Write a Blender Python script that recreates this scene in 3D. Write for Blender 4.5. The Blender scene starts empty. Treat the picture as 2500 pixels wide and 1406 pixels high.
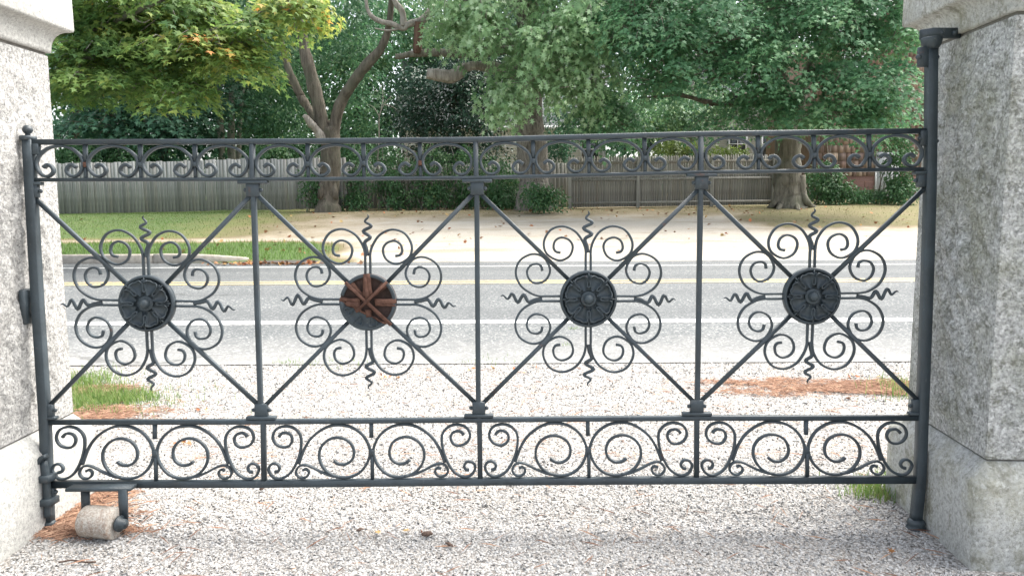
import bpy, bmesh, math, random
import numpy as np
from mathutils import Vector, Matrix, noise

# ------------------------------------------------------------------ camera, world, sun, exposure
SC = bpy.context.scene
COL = SC.collection
CAM_H, PITCH, ROLL = 1.486, math.radians(6.69), math.radians(.28)
F, PW, PH = 1900.0, 2500.0, 1406.0
fwd = np.array([0, math.cos(PITCH), -math.sin(PITCH)])
_up = np.array([0, math.sin(PITCH), math.cos(PITCH)])
_rt = np.array([1.0, 0, 0])
rt = _rt*math.cos(ROLL) - _up*math.sin(ROLL)
up = _up*math.cos(ROLL) + _rt*math.sin(ROLL)
EYE = np.array([0, 0, CAM_H])
cam_d = bpy.data.cameras.new('camera')
cam_d.sensor_width = 36.0
cam_d.lens = 36.0*F/PW
cam_d.clip_start = .05
cam_d.clip_end = 500
cam = bpy.data.objects.new('camera', cam_d)
COL.objects.link(cam)
cam.matrix_world = Matrix(((rt[0], up[0], -fwd[0], EYE[0]), (rt[1], up[1], -fwd[1], EYE[1]),
                           (rt[2], up[2], -fwd[2], EYE[2]), (0, 0, 0, 1)))
SC.camera = cam

SUN_EL, SUN_AZ = math.radians(56), math.radians(62)      # azimuth from +Y towards +X
world = bpy.data.worlds.new('World')
SC.world = world
world.use_nodes = True
_n = world.node_tree.nodes
_bg = _n['Background']
_sky = _n.new('ShaderNodeTexSky')
_sky.sky_type = 'NISHITA'
_sky.sun_disc = False
_sky.sun_elevation = SUN_EL
_sky.sun_rotation = SUN_AZ
_sky.air_density = 1.0
_sky.dust_density = 3.0
_hs = _n.new('ShaderNodeHueSaturation')                    # thin bright overcast: the blue is veiled
_hs.inputs['Saturation'].default_value = .38
world.node_tree.links.new(_sky.outputs[0], _hs.inputs['Color'])
world.node_tree.links.new(_hs.outputs[0], _bg.inputs[0])
_bg.inputs[1].default_value = .12
sun_d = bpy.data.lights.new('sun', 'SUN')
sun_d.energy = 2.1
sun_d.angle = math.radians(58)
sun_d.color = (1, .95, .86)
sun = bpy.data.objects.new('sun', sun_d)
COL.objects.link(sun)
_sd = Vector((math.sin(SUN_AZ)*math.cos(SUN_EL), math.cos(SUN_AZ)*math.cos(SUN_EL), math.sin(SUN_EL)))
sun.rotation_euler = _sd.to_track_quat('Z', 'Y').to_euler()
sun.location = (20, 10, 30)
SC.view_settings.view_transform = 'Standard'
SC.view_settings.look = 'None'
SC.view_settings.exposure = 2.0
SC.view_settings.gamma = 1
SC.view_settings.use_curve_mapping = False

rng = np.random.default_rng(7)
random.seed(7)
R = math.radians

# ------------------------------------------------------------------ measuring helpers: a photo pixel and a known plane give a place
def ray(x, y):
    return fwd + rt*(x-PW/2)/F - up*(y-PH/2)/F
def at(x, y, d):
    v = ray(x, y)
    return EYE + v*(d/v[1])
def atx(x, y, X):
    v = ray(x, y)
    return EYE + v*(X/v[0])
_py = [-40, 0, 5.0, 6.6, 8.5, 12.0, 15.5, 16.4, 16.75, 27.0, 28.6, 40, 130]
_pz = [0, 0, 0.0, .046, .101, .162, .105, .115, .15, 1.02, 1.06, 1.45, 3.0]
def gz(x, y):
    z = np.interp(y, _py, _pz)
    return z + np.clip((np.asarray(y)-17)/11, 0, 1)*.0075*np.clip(x, -40, 40)
def ground(x, y):
    """place on the terrain seen at a pixel"""
    v = ray(x, y)
    t0, t1 = 2.0, 2.0
    while t1 < 200:
        p = EYE + v*t1
        if p[2] < gz(p[0], p[1]): break
        t0, t1 = t1, t1+.25
    for _ in range(30):
        tm = (t0+t1)/2
        p = EYE + v*tm
        if p[2] < gz(p[0], p[1]): t1 = tm
        else: t0 = tm
    return EYE + v*t1

# ------------------------------------------------------------------ mesh and object helpers
def mesh_np(name, verts, faces, mat=None, smooth=False, tint=None):
    """verts (n,3); faces: one (m,k) array or a list of such arrays"""
    if isinstance(faces, np.ndarray): faces = [faces]
    me = bpy.data.meshes.new(name)
    verts = np.asarray(verts, np.float32)
    me.vertices.add(len(verts))
    me.vertices.foreach_set('co', verts.ravel())
    nl = sum(f.size for f in faces); nf = sum(len(f) for f in faces)
    me.loops.add(nl); me.polygons.add(nf)
    me.loops.foreach_set('vertex_index', np.concatenate([f.ravel() for f in faces]).astype(np.int32))
    st, tot, o = [], [], 0
    for f in faces:
        k = f.shape[1]
        st.append(o + np.arange(len(f))*k); tot.append(np.full(len(f), k)); o += f.size
    me.polygons.foreach_set('loop_start', np.concatenate(st).astype(np.int32))
    if smooth: me.polygons.foreach_set('use_smooth', np.ones(nf, bool))
    me.update(calc_edges=True)
    me.validate()
    if tint is not None:
        a = me.attributes.new('tint', 'FLOAT', 'POINT')
        a.data.foreach_set('value', np.asarray(tint, np.float32))
    if mat: me.materials.append(mat)
    return me
def origin(o):
    p = np.zeros(3)
    while o is not None:
        p = p + np.array(o.location); o = o.parent
    return p
def link(name, me, parent=None, loc=None):
    o = bpy.data.objects.new(name, me)
    COL.objects.link(o)
    if parent is not None: o.parent = parent
    if loc is not None: o.location = loc
    return o
def part(name, verts, faces, mat, parent=None, smooth=False, tint=None):
    """mesh object whose vertices are given in world space"""
    if isinstance(verts, list): verts = np.array(verts, float)
    if isinstance(faces, list) and not isinstance(faces[0], np.ndarray): faces = [np.array(faces)]
    base = origin(parent) if parent is not None else np.zeros(3)
    return link(name, mesh_np(name, verts-base, faces, mat, smooth, tint), parent)
def tag(o, label=None, cat=None, group=None, kind=None):
    for k, v in (('label', label), ('category', cat), ('group', group), ('kind', kind)):
        if v: o[k] = v
    return o
def thing(name, label, cat, loc=(0, 0, 0), group=None):
    o = bpy.data.objects.new(name, None)
    o.empty_display_size = .2
    COL.objects.link(o)
    o.location = [float(v) for v in loc]
    return tag(o, label, cat, group)
class MB:
    """collects pieces into one mesh"""
    def __init__(s): s.v, s.f, s.n = [], {}, 0
    def add(s, v, faces):
        v = np.asarray(v, float)
        if isinstance(faces, np.ndarray): faces = [faces]
        for f in faces: s.f.setdefault(f.shape[1], []).append(f+s.n)
        s.v.append(v); s.n += len(v)
        return s
    def out(s): return np.concatenate(s.v), [np.concatenate(x) for x in s.f.values()]
    def build(s, name, mat, parent=None, smooth=False):
        v, f = s.out()
        return part(name, v, f, mat, parent, smooth)
BOXF = np.array([[0, 1, 3, 2], [4, 6, 7, 5], [0, 4, 5, 1], [2, 3, 7, 6], [0, 2, 6, 4], [1, 5, 7, 3]])
def box(c, s, ax=None):
    c = np.asarray(c, float)
    g = np.array([[x, y, z] for x in (-.5, .5) for y in (-.5, .5) for z in (-.5, .5)])*np.asarray(s, float)
    if ax is not None: g = g @ np.asarray(ax, float)
    return g+c, BOXF
def bevbox(c, s, ax=None, b=.004):
    """box with chamfered edges (24 verts)"""
    c = np.asarray(c, float); s = np.asarray(s, float)/2; b = min(b, .45*s.min())
    bm = bmesh.new()
    bmesh.ops.create_cube(bm, size=2)
    for v in bm.verts: v.co = Vector((v.co.x*s[0], v.co.y*s[1], v.co.z*s[2]))
    bmesh.ops.bevel(bm, geom=list(bm.edges), offset=b, segments=1, affect='EDGES')
    bm.verts.index_update()
    v = np.array([x.co[:] for x in bm.verts])
    f = {}
    for fa in bm.faces: f.setdefault(len(fa.verts), []).append([q.index for q in fa.verts])
    bm.free()
    if ax is not None: v = v @ np.asarray(ax, float)
    return v+c, [np.array(x) for x in f.values()]
def cr(pts, m=5):
    """Catmull-Rom through points"""
    p = np.asarray(pts, float)
    q = np.vstack([2*p[0]-p[1], p, 2*p[-1]-p[-2]])
    out = []
    for i in range(1, len(q)-2):
        for k in range(m):
            t = k/m
            out.append(.5*((2*q[i]) + (-q[i-1]+q[i+1])*t + (2*q[i-1]-5*q[i]+4*q[i+1]-q[i+2])*t*t + (-q[i-1]+3*q[i]-3*q[i+1]+q[i+2])*t**3))
    out.append(p[-1])
    return np.array(out)
def unit(a): 
    a = np.asarray(a, float)
    return a/np.maximum(np.linalg.norm(a, axis=-1, keepdims=True), 1e-9)
def ringfaces(n, k, cap=True):
    i = np.arange(n-1)[:, None]*k; j = np.arange(k)[None, :]; j2 = (j+1) % k
    f = np.stack([i+j, i+j2, i+k+j2, i+k+j], -1).reshape(-1, 4)
    fs = [f]
    if cap: fs.append(np.array([list(range(k))[::-1], [(n-1)*k+q for q in range(k)]]))
    return fs
def bar(path, nrm, w, t, ch=.0025):
    """chamfered flat bar swept along path; w across in the plane, t along nrm; w and t may vary"""
    p = np.asarray(path, float); n = len(p)
    tg = unit(np.gradient(p, axis=0)); nrm = unit(nrm)
    sd = unit(np.cross(tg, nrm))
    w = np.broadcast_to(np.asarray(w, float), (n,))/2; t = np.broadcast_to(np.asarray(t, float), (n,))/2
    c = np.minimum(ch, .5*np.minimum(w, t))
    prof = [(w, t-c), (w-c, t), (-(w-c), t), (-w, t-c), (-w, -(t-c)), (-(w-c), -t), (w-c, -t), (w, -(t-c))]
    v = np.stack([p + sd*a[:, None] + nrm*b[:, None] for a, b in prof], 1).reshape(-1, 3)
    return v, ringfaces(n, 8)
def tube(path, rad, k=8, rough=0., seed=0, fl=None):
    p = np.asarray(path, float); n = len(p)
    tg = unit(np.gradient(p, axis=0))
    ref = np.array([0.31, .17, .93]) if abs(tg[0][2]) < .9 else np.array([1., .1, 0])
    a = unit(np.cross(tg, ref)); b = np.cross(tg, a)
    rad = np.broadcast_to(np.asarray(rad, float), (n,))
    th = np.arange(k)*2*np.pi/k
    v = p[:, None] + rad[:, None, None]*(np.cos(th)[None, :, None]*a[:, None] + np.sin(th)[None, :, None]*b[:, None])
    if rough:
        r2 = np.random.default_rng(seed)
        rib = r2.normal(0, 1, (1, k)); loc = r2.normal(0, 1, (n, k))
        v = v + ((.6*rib+.5*loc)*rough*rad[:, None])[..., None]*unit(v-p[:, None])
    return v.reshape(-1, 3), ringfaces(n, k)
def lathe(prof, c, ax, k=32):
    """prof: (r, h) list; ax: 3 row vectors (x, y, axis)"""
    th = np.arange(k)*2*np.pi/k
    v = np.array([[r*np.cos(q), r*np.sin(q), h] for r, h in prof for q in th])
    return v @ np.asarray(ax, float) + np.asarray(c, float), ringfaces(len(prof), k)
def sphere(c, r, ax=np.eye(3), k=16, m=9):
    return lathe([(r*max(math.sin(math.pi*i/(m-1)), .02), -r*math.cos(math.pi*i/(m-1))) for i in range(m)], c, ax, k)

# ------------------------------------------------------------------ materials
class NT:
    def __init__(s, name):
        s.m = bpy.data.materials.new(name); s.m.use_nodes = True
        s.t = s.m.node_tree; s.n = s.t.nodes; s.p = s.n['Principled BSDF']
        s.co = s.n.new('ShaderNodeTexCoord').outputs['Object']
    def lk(s, a, b): s.t.links.new(a, b)
    def noise(s, scale, detail=4, rough=.55, vec=None, stretch=None):
        if stretch:
            mp = s.n.new('ShaderNodeMapping'); mp.inputs['Scale'].default_value = stretch
            s.lk(vec or s.co, mp.inputs[0]); vec = mp.outputs[0]
        x = s.n.new('ShaderNodeTexNoise'); x.inputs['Scale'].default_value = scale
        x.inputs['Detail'].default_value = detail; x.inputs['Roughness'].default_value = rough
        s.lk(vec or s.co, x.inputs['Vector']); return x.outputs['Fac']
    def voro(s, scale, feature='F1', out='Distance'):
        x = s.n.new('ShaderNodeTexVoronoi'); x.feature = feature; x.inputs['Scale'].default_value = scale
        s.lk(s.co, x.inputs['Vector']); return x.outputs[out]
    def ramp(s, fac, stops):
        x = s.n.new('ShaderNodeValToRGB'); e = x.color_ramp.elements
        while len(e) < len(stops): e.new(.5)
        for q, (pos, c) in zip(e, stops):
            q.position = pos; q.color = (c[0], c[1], c[2], 1) if hasattr(c, '__len__') else (c, c, c, 1)
        s.lk(fac, x.inputs[0]); return x.outputs[0]
    def mix(s, fac, a, b, mode='MIX'):
        x = s.n.new('ShaderNodeMix'); x.data_type = 'RGBA'; x.blend_type = mode
        for v, i in ((fac, 0), (a, 6), (b, 7)):
            if hasattr(v, 'is_linked'): s.lk(v, x.inputs[i])
            elif i == 0: x.inputs[0].default_value = v
            else: x.inputs[i].default_value = (*v, 1)
        return x.outputs[2]
    def attr(s, name, out='Fac'):
        x = s.n.new('ShaderNodeAttribute'); x.attribute_name = name; return x.outputs[out]
    def math(s, op, a, b=None):
        x = s.n.new('ShaderNodeMath'); x.operation = op
        for v, i in ((a, 0), (b, 1)):
            if v is None: continue
            if hasattr(v, 'is_linked'): s.lk(v, x.inputs[i])
            else: x.inputs[i].default_value = v
        return x.outputs[0]
    def sep(s):
        x = s.n.new('ShaderNodeSeparateXYZ'); s.lk(s.co, x.inputs[0]); return x.outputs
    def obrand(s): return s.n.new('ShaderNodeObjectInfo').outputs['Random']
    def bump(s, h, strength=.5, dist=.01):
        x = s.n.new('ShaderNodeBump'); x.inputs['Strength'].default_value = strength; x.inputs['Distance'].default_value = dist
        s.lk(h, x.inputs['Height']); s.lk(x.outputs[0], s.p.inputs['Normal'])
    def done(s, col, rough=.8, metal=0., spec=.5):
        if hasattr(col, 'is_linked'): s.lk(col, s.p.inputs['Base Color'])
        else: s.p.inputs['Base Color'].default_value = (*col, 1)
        if hasattr(rough, 'is_linked'): s.lk(rough, s.p.inputs['Roughness'])
        else: s.p.inputs['Roughness'].default_value = rough
        s.p.inputs['Metallic'].default_value = metal
        s.p.inputs['Specular IOR Level'].default_value = spec
        return s.m
def m_granite(name, light, dark, moss=None, smooth=False, stain=None):
    t = NT(name)
    sp = t.noise(62, 4, .72); big = t.noise(3.2, 5, .6); fine = t.noise(260, 2, .6)
    c = t.ramp(sp, [(.36, dark), (.46, [.55*a+.45*b for a, b in zip(light, dark)]), (.55, light)])
    c = t.mix(t.ramp(fine, [(.42, 0), (.62, .55)]), c, [min(1, 1.25*x) for x in light])
    c = t.mix(t.ramp(big, [(.35, .38), (.68, 0)]), c, [.55*x for x in light])
    if moss:
        st = t.noise(3.2, 7, .7, stretch=(1, 1, .7))
        c = t.mix(t.ramp(st, [(.44, 0), (.62, .62)]), c, moss)
        c = t.mix(t.ramp(t.noise(13, 6, .75), [(.5, 0), (.64, .7)]), c, [.5*x for x in moss])
        c = t.mix(t.ramp(t.noise(34, 4, .7), [(.56, 0), (.66, .5)]), c, [min(.8, 1.3*x) for x in light])
    cell = t.n.new('ShaderNodeSeparateColor'); t.lk(t.voro(100, 'F1', 'Color'), cell.inputs[0])       # crystals
    lo, hi = (.9, 1.08) if smooth else (.74, 1.2)
    c = t.mix(1., c, t.ramp(cell.outputs[0], [(.1, lo), (.55, 1.), (.9, hi)]), 'MULTIPLY')
    if stain:                                           # rust run below the iron keeper
        x, y, z = t.sep()
        dx = t.math('ABSOLUTE', t.math('ADD', y, -stain[0]))
        k = t.math('MULTIPLY', t.ramp(dx, [(0., .8), (.055, 0)]), t.ramp(t.math('MULTIPLY', t.math('ADD', z, -stain[1]), 1/(stain[2]-stain[1])), [(0., 0), (.25, .7), (.98, 1), (1., 0)]))
        k = t.math('MULTIPLY', k, t.ramp(t.noise(14, 4, .6, stretch=(1, 1, .3)), [(.35, .2), (.6, 1)]))
        c = t.mix(k, c, (.33, .2, .08))
    t.bump(t.math('ADD', t.math('ADD', sp, t.math('MULTIPLY', cell.outputs[1], .25)), t.math('MULTIPLY', fine, .5)), .4 if smooth else 1., .006 if smooth else .014)
    return t.done(c, .85, 0, .3)
def m_paint(name, col=(.032, .044, .052), wear=.8):
    t = NT(name)
    n1 = t.noise(7, 5, .65); n2 = t.noise(55, 4, .65)
    c = t.ramp(n1, [(.3, [.7*x for x in col]), (.7, [1.4*x for x in col])])
    c = t.mix(t.ramp(t.noise(30, 5, .75), [(.6, 0), (.68, .45*wear)]), c, (.13, .135, .13))
    c = t.mix(t.ramp(t.noise(11, 6, .75), [(.63, 0), (.70, wear)]), c, (.085, .042, .028))
    t.bump(n2, .5, .004)
    return t.done(c, t.ramp(n1, [(.3, .38), (.7, .62)]), 0, .5)
def m_rust(name, a=(.055, .026, .02), b=(.15, .08, .058), pale=None):
    t = NT(name)
    c = t.ramp(t.noise(22, 6, .7), [(.3, a), (.65, b)])
    if pale:
        s = t.math('ADD', t.math('MULTIPLY', t.noise(55, 5, .8), .6), t.math('MULTIPLY', t.noise(9, 4, .6), .4))
        c = t.mix(t.ramp(s, [(.36, 0), (.52, 1)]), c, pale)
        c = t.mix(t.ramp(t.noise(120, 2, .6), [(.4, .5), (.55, 0)]), c, (.2, .17, .14))
    t.bump(t.noise(60, 4, .7), .8, .004)
    return t.done(c, .9, 0, .2)
def m_leaf(name, stops, trans=.3, rough=.5):
    t = NT(name)
    c = t.ramp(t.attr('tint'), stops)
    t.done(c, rough, 0, .35)
    tr = t.n.new('ShaderNodeBsdfTranslucent'); t.lk(c, tr.inputs[0])
    mx = t.n.new('ShaderNodeMixShader'); mx.inputs[0].default_value = trans
    t.lk(t.p.outputs[0], mx.inputs[1]); t.lk(tr.outputs[0], mx.inputs[2])
    t.lk(mx.outputs[0], t.n['Material Output'].inputs[0])
    return t.m
def m_bark(name, a, b, moss=None, sc=8):
    t = NT(name)
    s = t.noise(sc, 6, .7, stretch=(1, 1, .18))
    c = t.ramp(s, [(.34, a), (.62, b)])
    if moss: c = t.mix(t.ramp(t.noise(1.3, 4, .6), [(.48, 0), (.7, .6)]), c, moss)
    t.bump(s, 1., .05)
    return t.done(c, .95, 0, .15)
def m_wood(name, stops, sc=30):
    t = NT(name)
    r = t.obrand()
    c = t.ramp(r, stops)
    g = t.noise(sc, 5, .65, stretch=(1, 1, .05))
    c = t.mix(.75, c, t.ramp(g, [(.3, .25), (.7, .8)]), 'OVERLAY')
    c = t.mix(t.ramp(t.noise(1.1, 4, .6), [(.45, 0), (.75, .4)]), c, (.12, .122, .115))
    t.bump(g, .4, .006)
    return t.done(c, .9, 0, .15)
def m_flat(name, a, b, sc=20, rough=.8, bump=.2, spec=.3):
    t = NT(name)
    n = t.noise(sc, 5, .65)
    t.bump(n, bump, .01)
    return t.done(t.ramp(n, [(.3, a), (.7, b)]), rough, 0, spec)
def m_tint(name, stops, rough=.85, spec=.25):
    t = NT(name)
    return t.done(t.ramp(t.attr('tint'), stops), rough, 0, spec)

GR_L = m_granite('granite_pale', (.54, .53, .51), (.17, .17, .165), stain=(3.33, .78, 1.18))
GR_LS = m_granite('granite_pale_dressed', (.45, .445, .42), (.24, .24, .23), smooth=True)
GR_R = m_granite('granite_mossy', (.64, .65, .64), (.14, .145, .13), moss=(.25, .255, .175))
GR_RS = m_granite('granite_mossy_dressed', (.45, .455, .435), (.2, .205, .19), moss=(.27, .26, .18), smooth=True)
PAINT = m_paint('black_iron_paint')
RUST = m_rust('rusty_iron')
RUSTD = m_rust('dark_rust_cavity', (.028, .022, .02), (.085, .055, .048))
ROLLM = m_rust('worn_white_roller', (.15, .085, .06), (.27, .17, .115), (.44, .41, .365))
MORTAR = m_flat('joint_mortar', (.13, .125, .115), (.22, .21, .19), 40)

# ------------------------------------------------------------------ the ground, drive, road
def grid_sheet(name, xs, ys, zf, mat, label=None, kind='structure', tintf=None, jit=0.):
    X, Y = np.meshgrid(xs, ys)
    Z = zf(X, Y)
    if jit: Z = Z + rng.normal(0, jit, Z.shape)
    n, m = X.shape
    i = (np.arange(n-1)[:, None]*m + np.arange(m-1)[None, :])
    f = np.stack([i, i+1, i+m+1, i+m], -1).reshape(-1, 4)
    v = np.stack([X, Y, Z], -1).reshape(-1, 3)
    o = part(name, v, f, mat, None, True, None if tintf is None else tintf(X, Y).ravel())
    tag(o, label, None, None, kind)
    return o
def wob(x, y, s, seed=0):
    """cheap smooth noise, vectorised"""
    r = np.random.default_rng(seed); o = 0
    for k in range(6):
        a, b, c = r.normal(0, 1, 2), r.uniform(0, 6.28), 1.5**k
        o = o + np.sin((x*a[0]+y*a[1])*s*c + b)/c
    return o/2.2
def ss(a, b, x): 
    t = np.clip((x-a)/(b-a), 0, 1); return t*t*(3-2*t)
# far side: 0 sandy dirt ... 0.5 dry grass ... 1 green grass
def lawn(x, y):
    w = wob(x, y, .9, 3)
    green_left = ss(-2.2, -7.5, x + .8*w)
    verge = ss(-3.4, -4.6, x + .35*w + .25*(y-18))*ss(19.9, 19.3, y+.15*w)
    dry = ss(23.0, 26.5, y + .7*w + np.where(x > 8, 3.0, 0))*.38
    right = ss(6.0, 8.0, x+.5*w)*ss(21.0, 22.2, y+.3*w)*.47
    path = 1-.75*np.exp(-((y-20.0)/.45)**2)
    return np.clip(np.maximum.reduce([(.30+.56*ss(-5, -11, x+.6*w))*green_left*path, verge, dry, right]), 0, 1)
def m_ground():
    t = NT('ground_soil')
    a = t.attr('tint')
    n = t.noise(1.6, 6, .65); f = t.noise(22, 5, .7)
    a2 = t.math('ADD', a, t.math('MULTIPLY', t.math('SUBTRACT', n, .5), .42))
    a2 = t.math('ADD', a2, t.math('MULTIPLY', t.math('SUBTRACT', f, .5), .42))
    c = t.ramp(a2, [(.0, (.50, .46, .40)), (.2, (.39, .335, .255)), (.38, (.215, .18, .11)), (.62, (.17, .18, .075)), (.9, (.10, .155, .06))])
    c = t.mix(t.ramp(t.noise(60, 3, .7), [(.35, .3), (.6, 0)]), c, (.1, .09, .06))
    tr = t.noise(1.1, 6, .7, stretch=(.35, 1.6, 1))
    c = t.mix(t.math('MULTIPLY', t.ramp(tr, [(.5, 0), (.66, .55)]), t.ramp(a, [(.3, 1), (.6, 0)])), c, (.24, .19, .13))
    t.bump(f, .6, .05)
    return t.done(c, .95, 0, .1)
xs = np.concatenate([[-120, -70, -45, -30], np.arange(-24, 22.01, .25), [28, 45, 70, 120]])
ys = np.concatenate([[-30, -10, 0, 2.5, 5, 6, 6.6, 7.5, 8.5, 12, 15.5], np.arange(16.4, 30.01, .25), [34, 40, 55, 80, 130]])
def zground(X, Y):
    z = gz(X, Y)
    return np.where(Y < 16.3, z-.05, z)
g = grid_sheet('ground', xs, ys, zground, m_ground(), 'sandy ground and dry lawn beyond the road', 'structure', lawn)

def m_gravel():
    t = NT('gravel_bed')
    n = t.voro(75, 'F1', 'Color'); d = t.voro(75, 'F1', 'Distance')
    x = t.n.new('ShaderNodeSeparateColor'); t.lk(n, x.inputs[0])
    c = t.ramp(x.outputs[0], [(.0, (.22, .205, .19)), (.4, (.36, .34, .32)), (1., (.54, .525, .50))])
    c = t.mix(t.ramp(d, [(.4, 0), (.8, .75)]), c, (.11, .10, .09))
    c = t.mix(t.ramp(t.noise(1.7, 5, .65), [(.52, 0), (.75, .45)]), c, (.27, .22, .17))
    t.bump(t.math('MULTIPLY', d, -1), .8, .012)
    return t.done(c, .95, 0, .15)
GRAVEL = m_gravel()
grid_sheet('gravel_drive', np.arange(-6, 6.01, .5), np.array([-3, 0, 2, 3, 4, 5, 5.5, 6, 6.62]), lambda X, Y: gz(X, Y)+.004, GRAVEL,
           'pale crushed stone drive running under the gate to the road')
def m_asphalt():
    t = NT('asphalt')
    v = t.voro(60, 'F1', 'Color')
    x = t.n.new('ShaderNodeSeparateColor'); t.lk(v, x.inputs[0])
    c = t.ramp(x.outputs[0], [(.0, (.085, .092, .095)), (.55, (.135, .142, .143)), (.86, (.18, .187, .185)), (1., (.38, .38, .37))])
    c = t.mix(t.ramp(t.noise(.8, 5, .6, stretch=(.25, 1.2, 1)), [(.35, .35), (.7, 0)]), c, (.08, .086, .09))
    X, Y, Z = t.sep()
    edge = t.math('ADD', Y, t.math('MULTIPLY', t.noise(3, 4, .65), 1.6))          # dust and grit swept from the drive
    c = t.mix(t.ramp(t.math('MULTIPLY', t.math('SUBTRACT', edge, 6.9), 1/1.9), [(0., .65), (.5, .28), (1., 0)]), c, (.36, .35, .33))
    for yc in (9.3, 10.9, 13.1, 14.6):
        b = t.ramp(t.math('ABSOLUTE', t.math('ADD', t.math('ADD', Y, -yc), t.math('MULTIPLY', t.noise(.5, 3, .5), .2))), [(.12, .32), (.5, 0)])
        c = t.mix(b, c, (.095, .10, .103))
    wv = t.n.new('ShaderNodeTexVoronoi'); wv.feature = 'DISTANCE_TO_EDGE'; wv.inputs['Scale'].default_value = .33
    dn = t.n.new('ShaderNodeTexNoise'); dn.inputs['Scale'].default_value = 1.3; dn.inputs['Detail'].default_value = 6
    t.lk(t.co, dn.inputs['Vector']); vm = t.n.new('ShaderNodeVectorMath'); vm.operation = 'ADD'; t.lk(t.co, vm.inputs[0]); t.lk(dn.outputs['Color'], vm.inputs[1]); t.lk(vm.outputs[0], wv.inputs['Vector'])
    ck = t.math('MULTIPLY', t.ramp(wv.outputs['Distance'], [(.002, 1), (.009, 0)]), t.ramp(t.noise(.35, 2, .5), [(.5, 0), (.62, .6)]))
    c = t.mix(ck, c, (.05, .052, .05))
    t.bump(x.outputs[0], .35, .006)
    return t.done(c, .9, 0, .25)
ASPH = m_asphalt()
ysr = np.concatenate([[6.6, 7.5, 8.5], np.linspace(9.2, 15.5, 12), [16.41]])
_rz = lambda y: np.interp(y, [6.6, 8.5, 12, 15.5, 16.41], [.046, .101, .162, .105, .112])
grid_sheet('road', np.array([-120, -60, -30, -15, 0, 15, 30, 60, 120]), ysr, lambda X, Y: _rz(Y)+.012, ASPH, 'grey asphalt road crossing in front of the gate')
def m_line(name, col):
    t = NT(name)
    k = t.noise(30, 4, .7)
    return t.done(t.mix(t.ramp(k, [(.40, .85), (.52, 0)]), col, (.15, .155, .155)), .7)
WHITE_L, YEL_L = m_line('white_line_paint', (.75, .75, .73)), m_line('yellow_line_paint', (.60, .45, .2))
def stripe(name, y, w, mat, label):
    xs_ = np.linspace(-100, 100, 41)
    v = np.array([[x, y+s*w/2, _rz(y+s*w/2)+.016] for x in xs_ for s in (-1, 1)])
    f = np.array([[2*i, 2*i+2, 2*i+3, 2*i+1] for i in range(40)])
    tag(part(name, v, f, mat), label, None, None, 'structure')
stripe('road_edge_line', 8.5, .22, WHITE_L, 'white line along the near side of the road')
stripe('road_edge_line', 15.35, .18, WHITE_L, 'thin white line along the far side of the road')
stripe('road_centre_line', 11.87, .15, YEL_L, 'nearer yellow line of the double centre line')
stripe('road_centre_line', 12.16, .15, YEL_L, 'farther yellow line of the double centre line')

# concrete kerb on the far side, left of the sandy entrance
CONC = m_flat('kerb_concrete', (.27, .245, .21), (.45, .41, .355), 9, .9)
kb = thing('kerb', 'pale concrete kerb along the far side of the road at left', 'kerb', (-14, 16.42, .12))
del kb['category']; kb['kind'] = 'structure'
xk = [-40, -36.4, -33.2, -30, -26.9, -23.8, -20.7, -17.6, -14.55, -13.35, -10.3, -7.6]
for a, b in zip(xk[:-1], xk[1:]):
    h = .19
    v, f = bevbox(((a+b)/2, 16.58, .11+h/2-.05), (b-a-.012, .3, h+.1), None, .02)
    part('kerb_stone', v, f, CONC, kb)
# the last stone curves back and sinks into the entrance
pth = cr([(-7.59, 16.58, .2), (-6.9, 16.6, .19), (-6.3, 16.72, .15), (-5.75, 16.95, .085)], 4)
v, f = bar(pth, (0, 0, 1), .3, .22, .02)
part('kerb_stone', v, f, CONC, kb)
# ------------------------------------------------------------------ granite gate pillars
def rot2(yaw):
    return np.array([[math.cos(yaw), math.sin(yaw), 0], [-math.sin(yaw), math.cos(yaw), 0], [0, 0, 1]])
def rough_face(w, h, seed, amp, margin, step=.012):
    """a rock faced panel with a dressed margin: returns grid (u in [-w/2,w/2], v in [0,h]) and relief"""
    nu, nv = int(w/step)+1, int(h/step)+1
    U = np.linspace(-w/2, w/2, nu); V = np.linspace(0, h, nv)
    D = np.zeros((nv, nu))
    for j, v in enumerate(V):
        for i, u in enumerate(U):
            e = min(u+w/2, w/2-u, v, h-v)
            k = min(max((e-margin)/.05, 0), 1); k = k*k*(3-2*k)
            if k > 0:
                q = Vector((u*4+seed, v*3.2, seed*1.7))
                n = .8*noise.fractal(q, .9, 2.1, 5) + .9*noise.noise(Vector((u*13+seed, v*10+u*5, 7.3))) + .9*noise.noise(Vector((u*27+seed, v*19+u*14, 3.3))) + .6*noise.noise(Vector((u*50, v*42+u*20+seed, 1.1)))
                D[j, i] = k*(amp*.55 + amp*n*.8)
    return U, V, D
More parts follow.
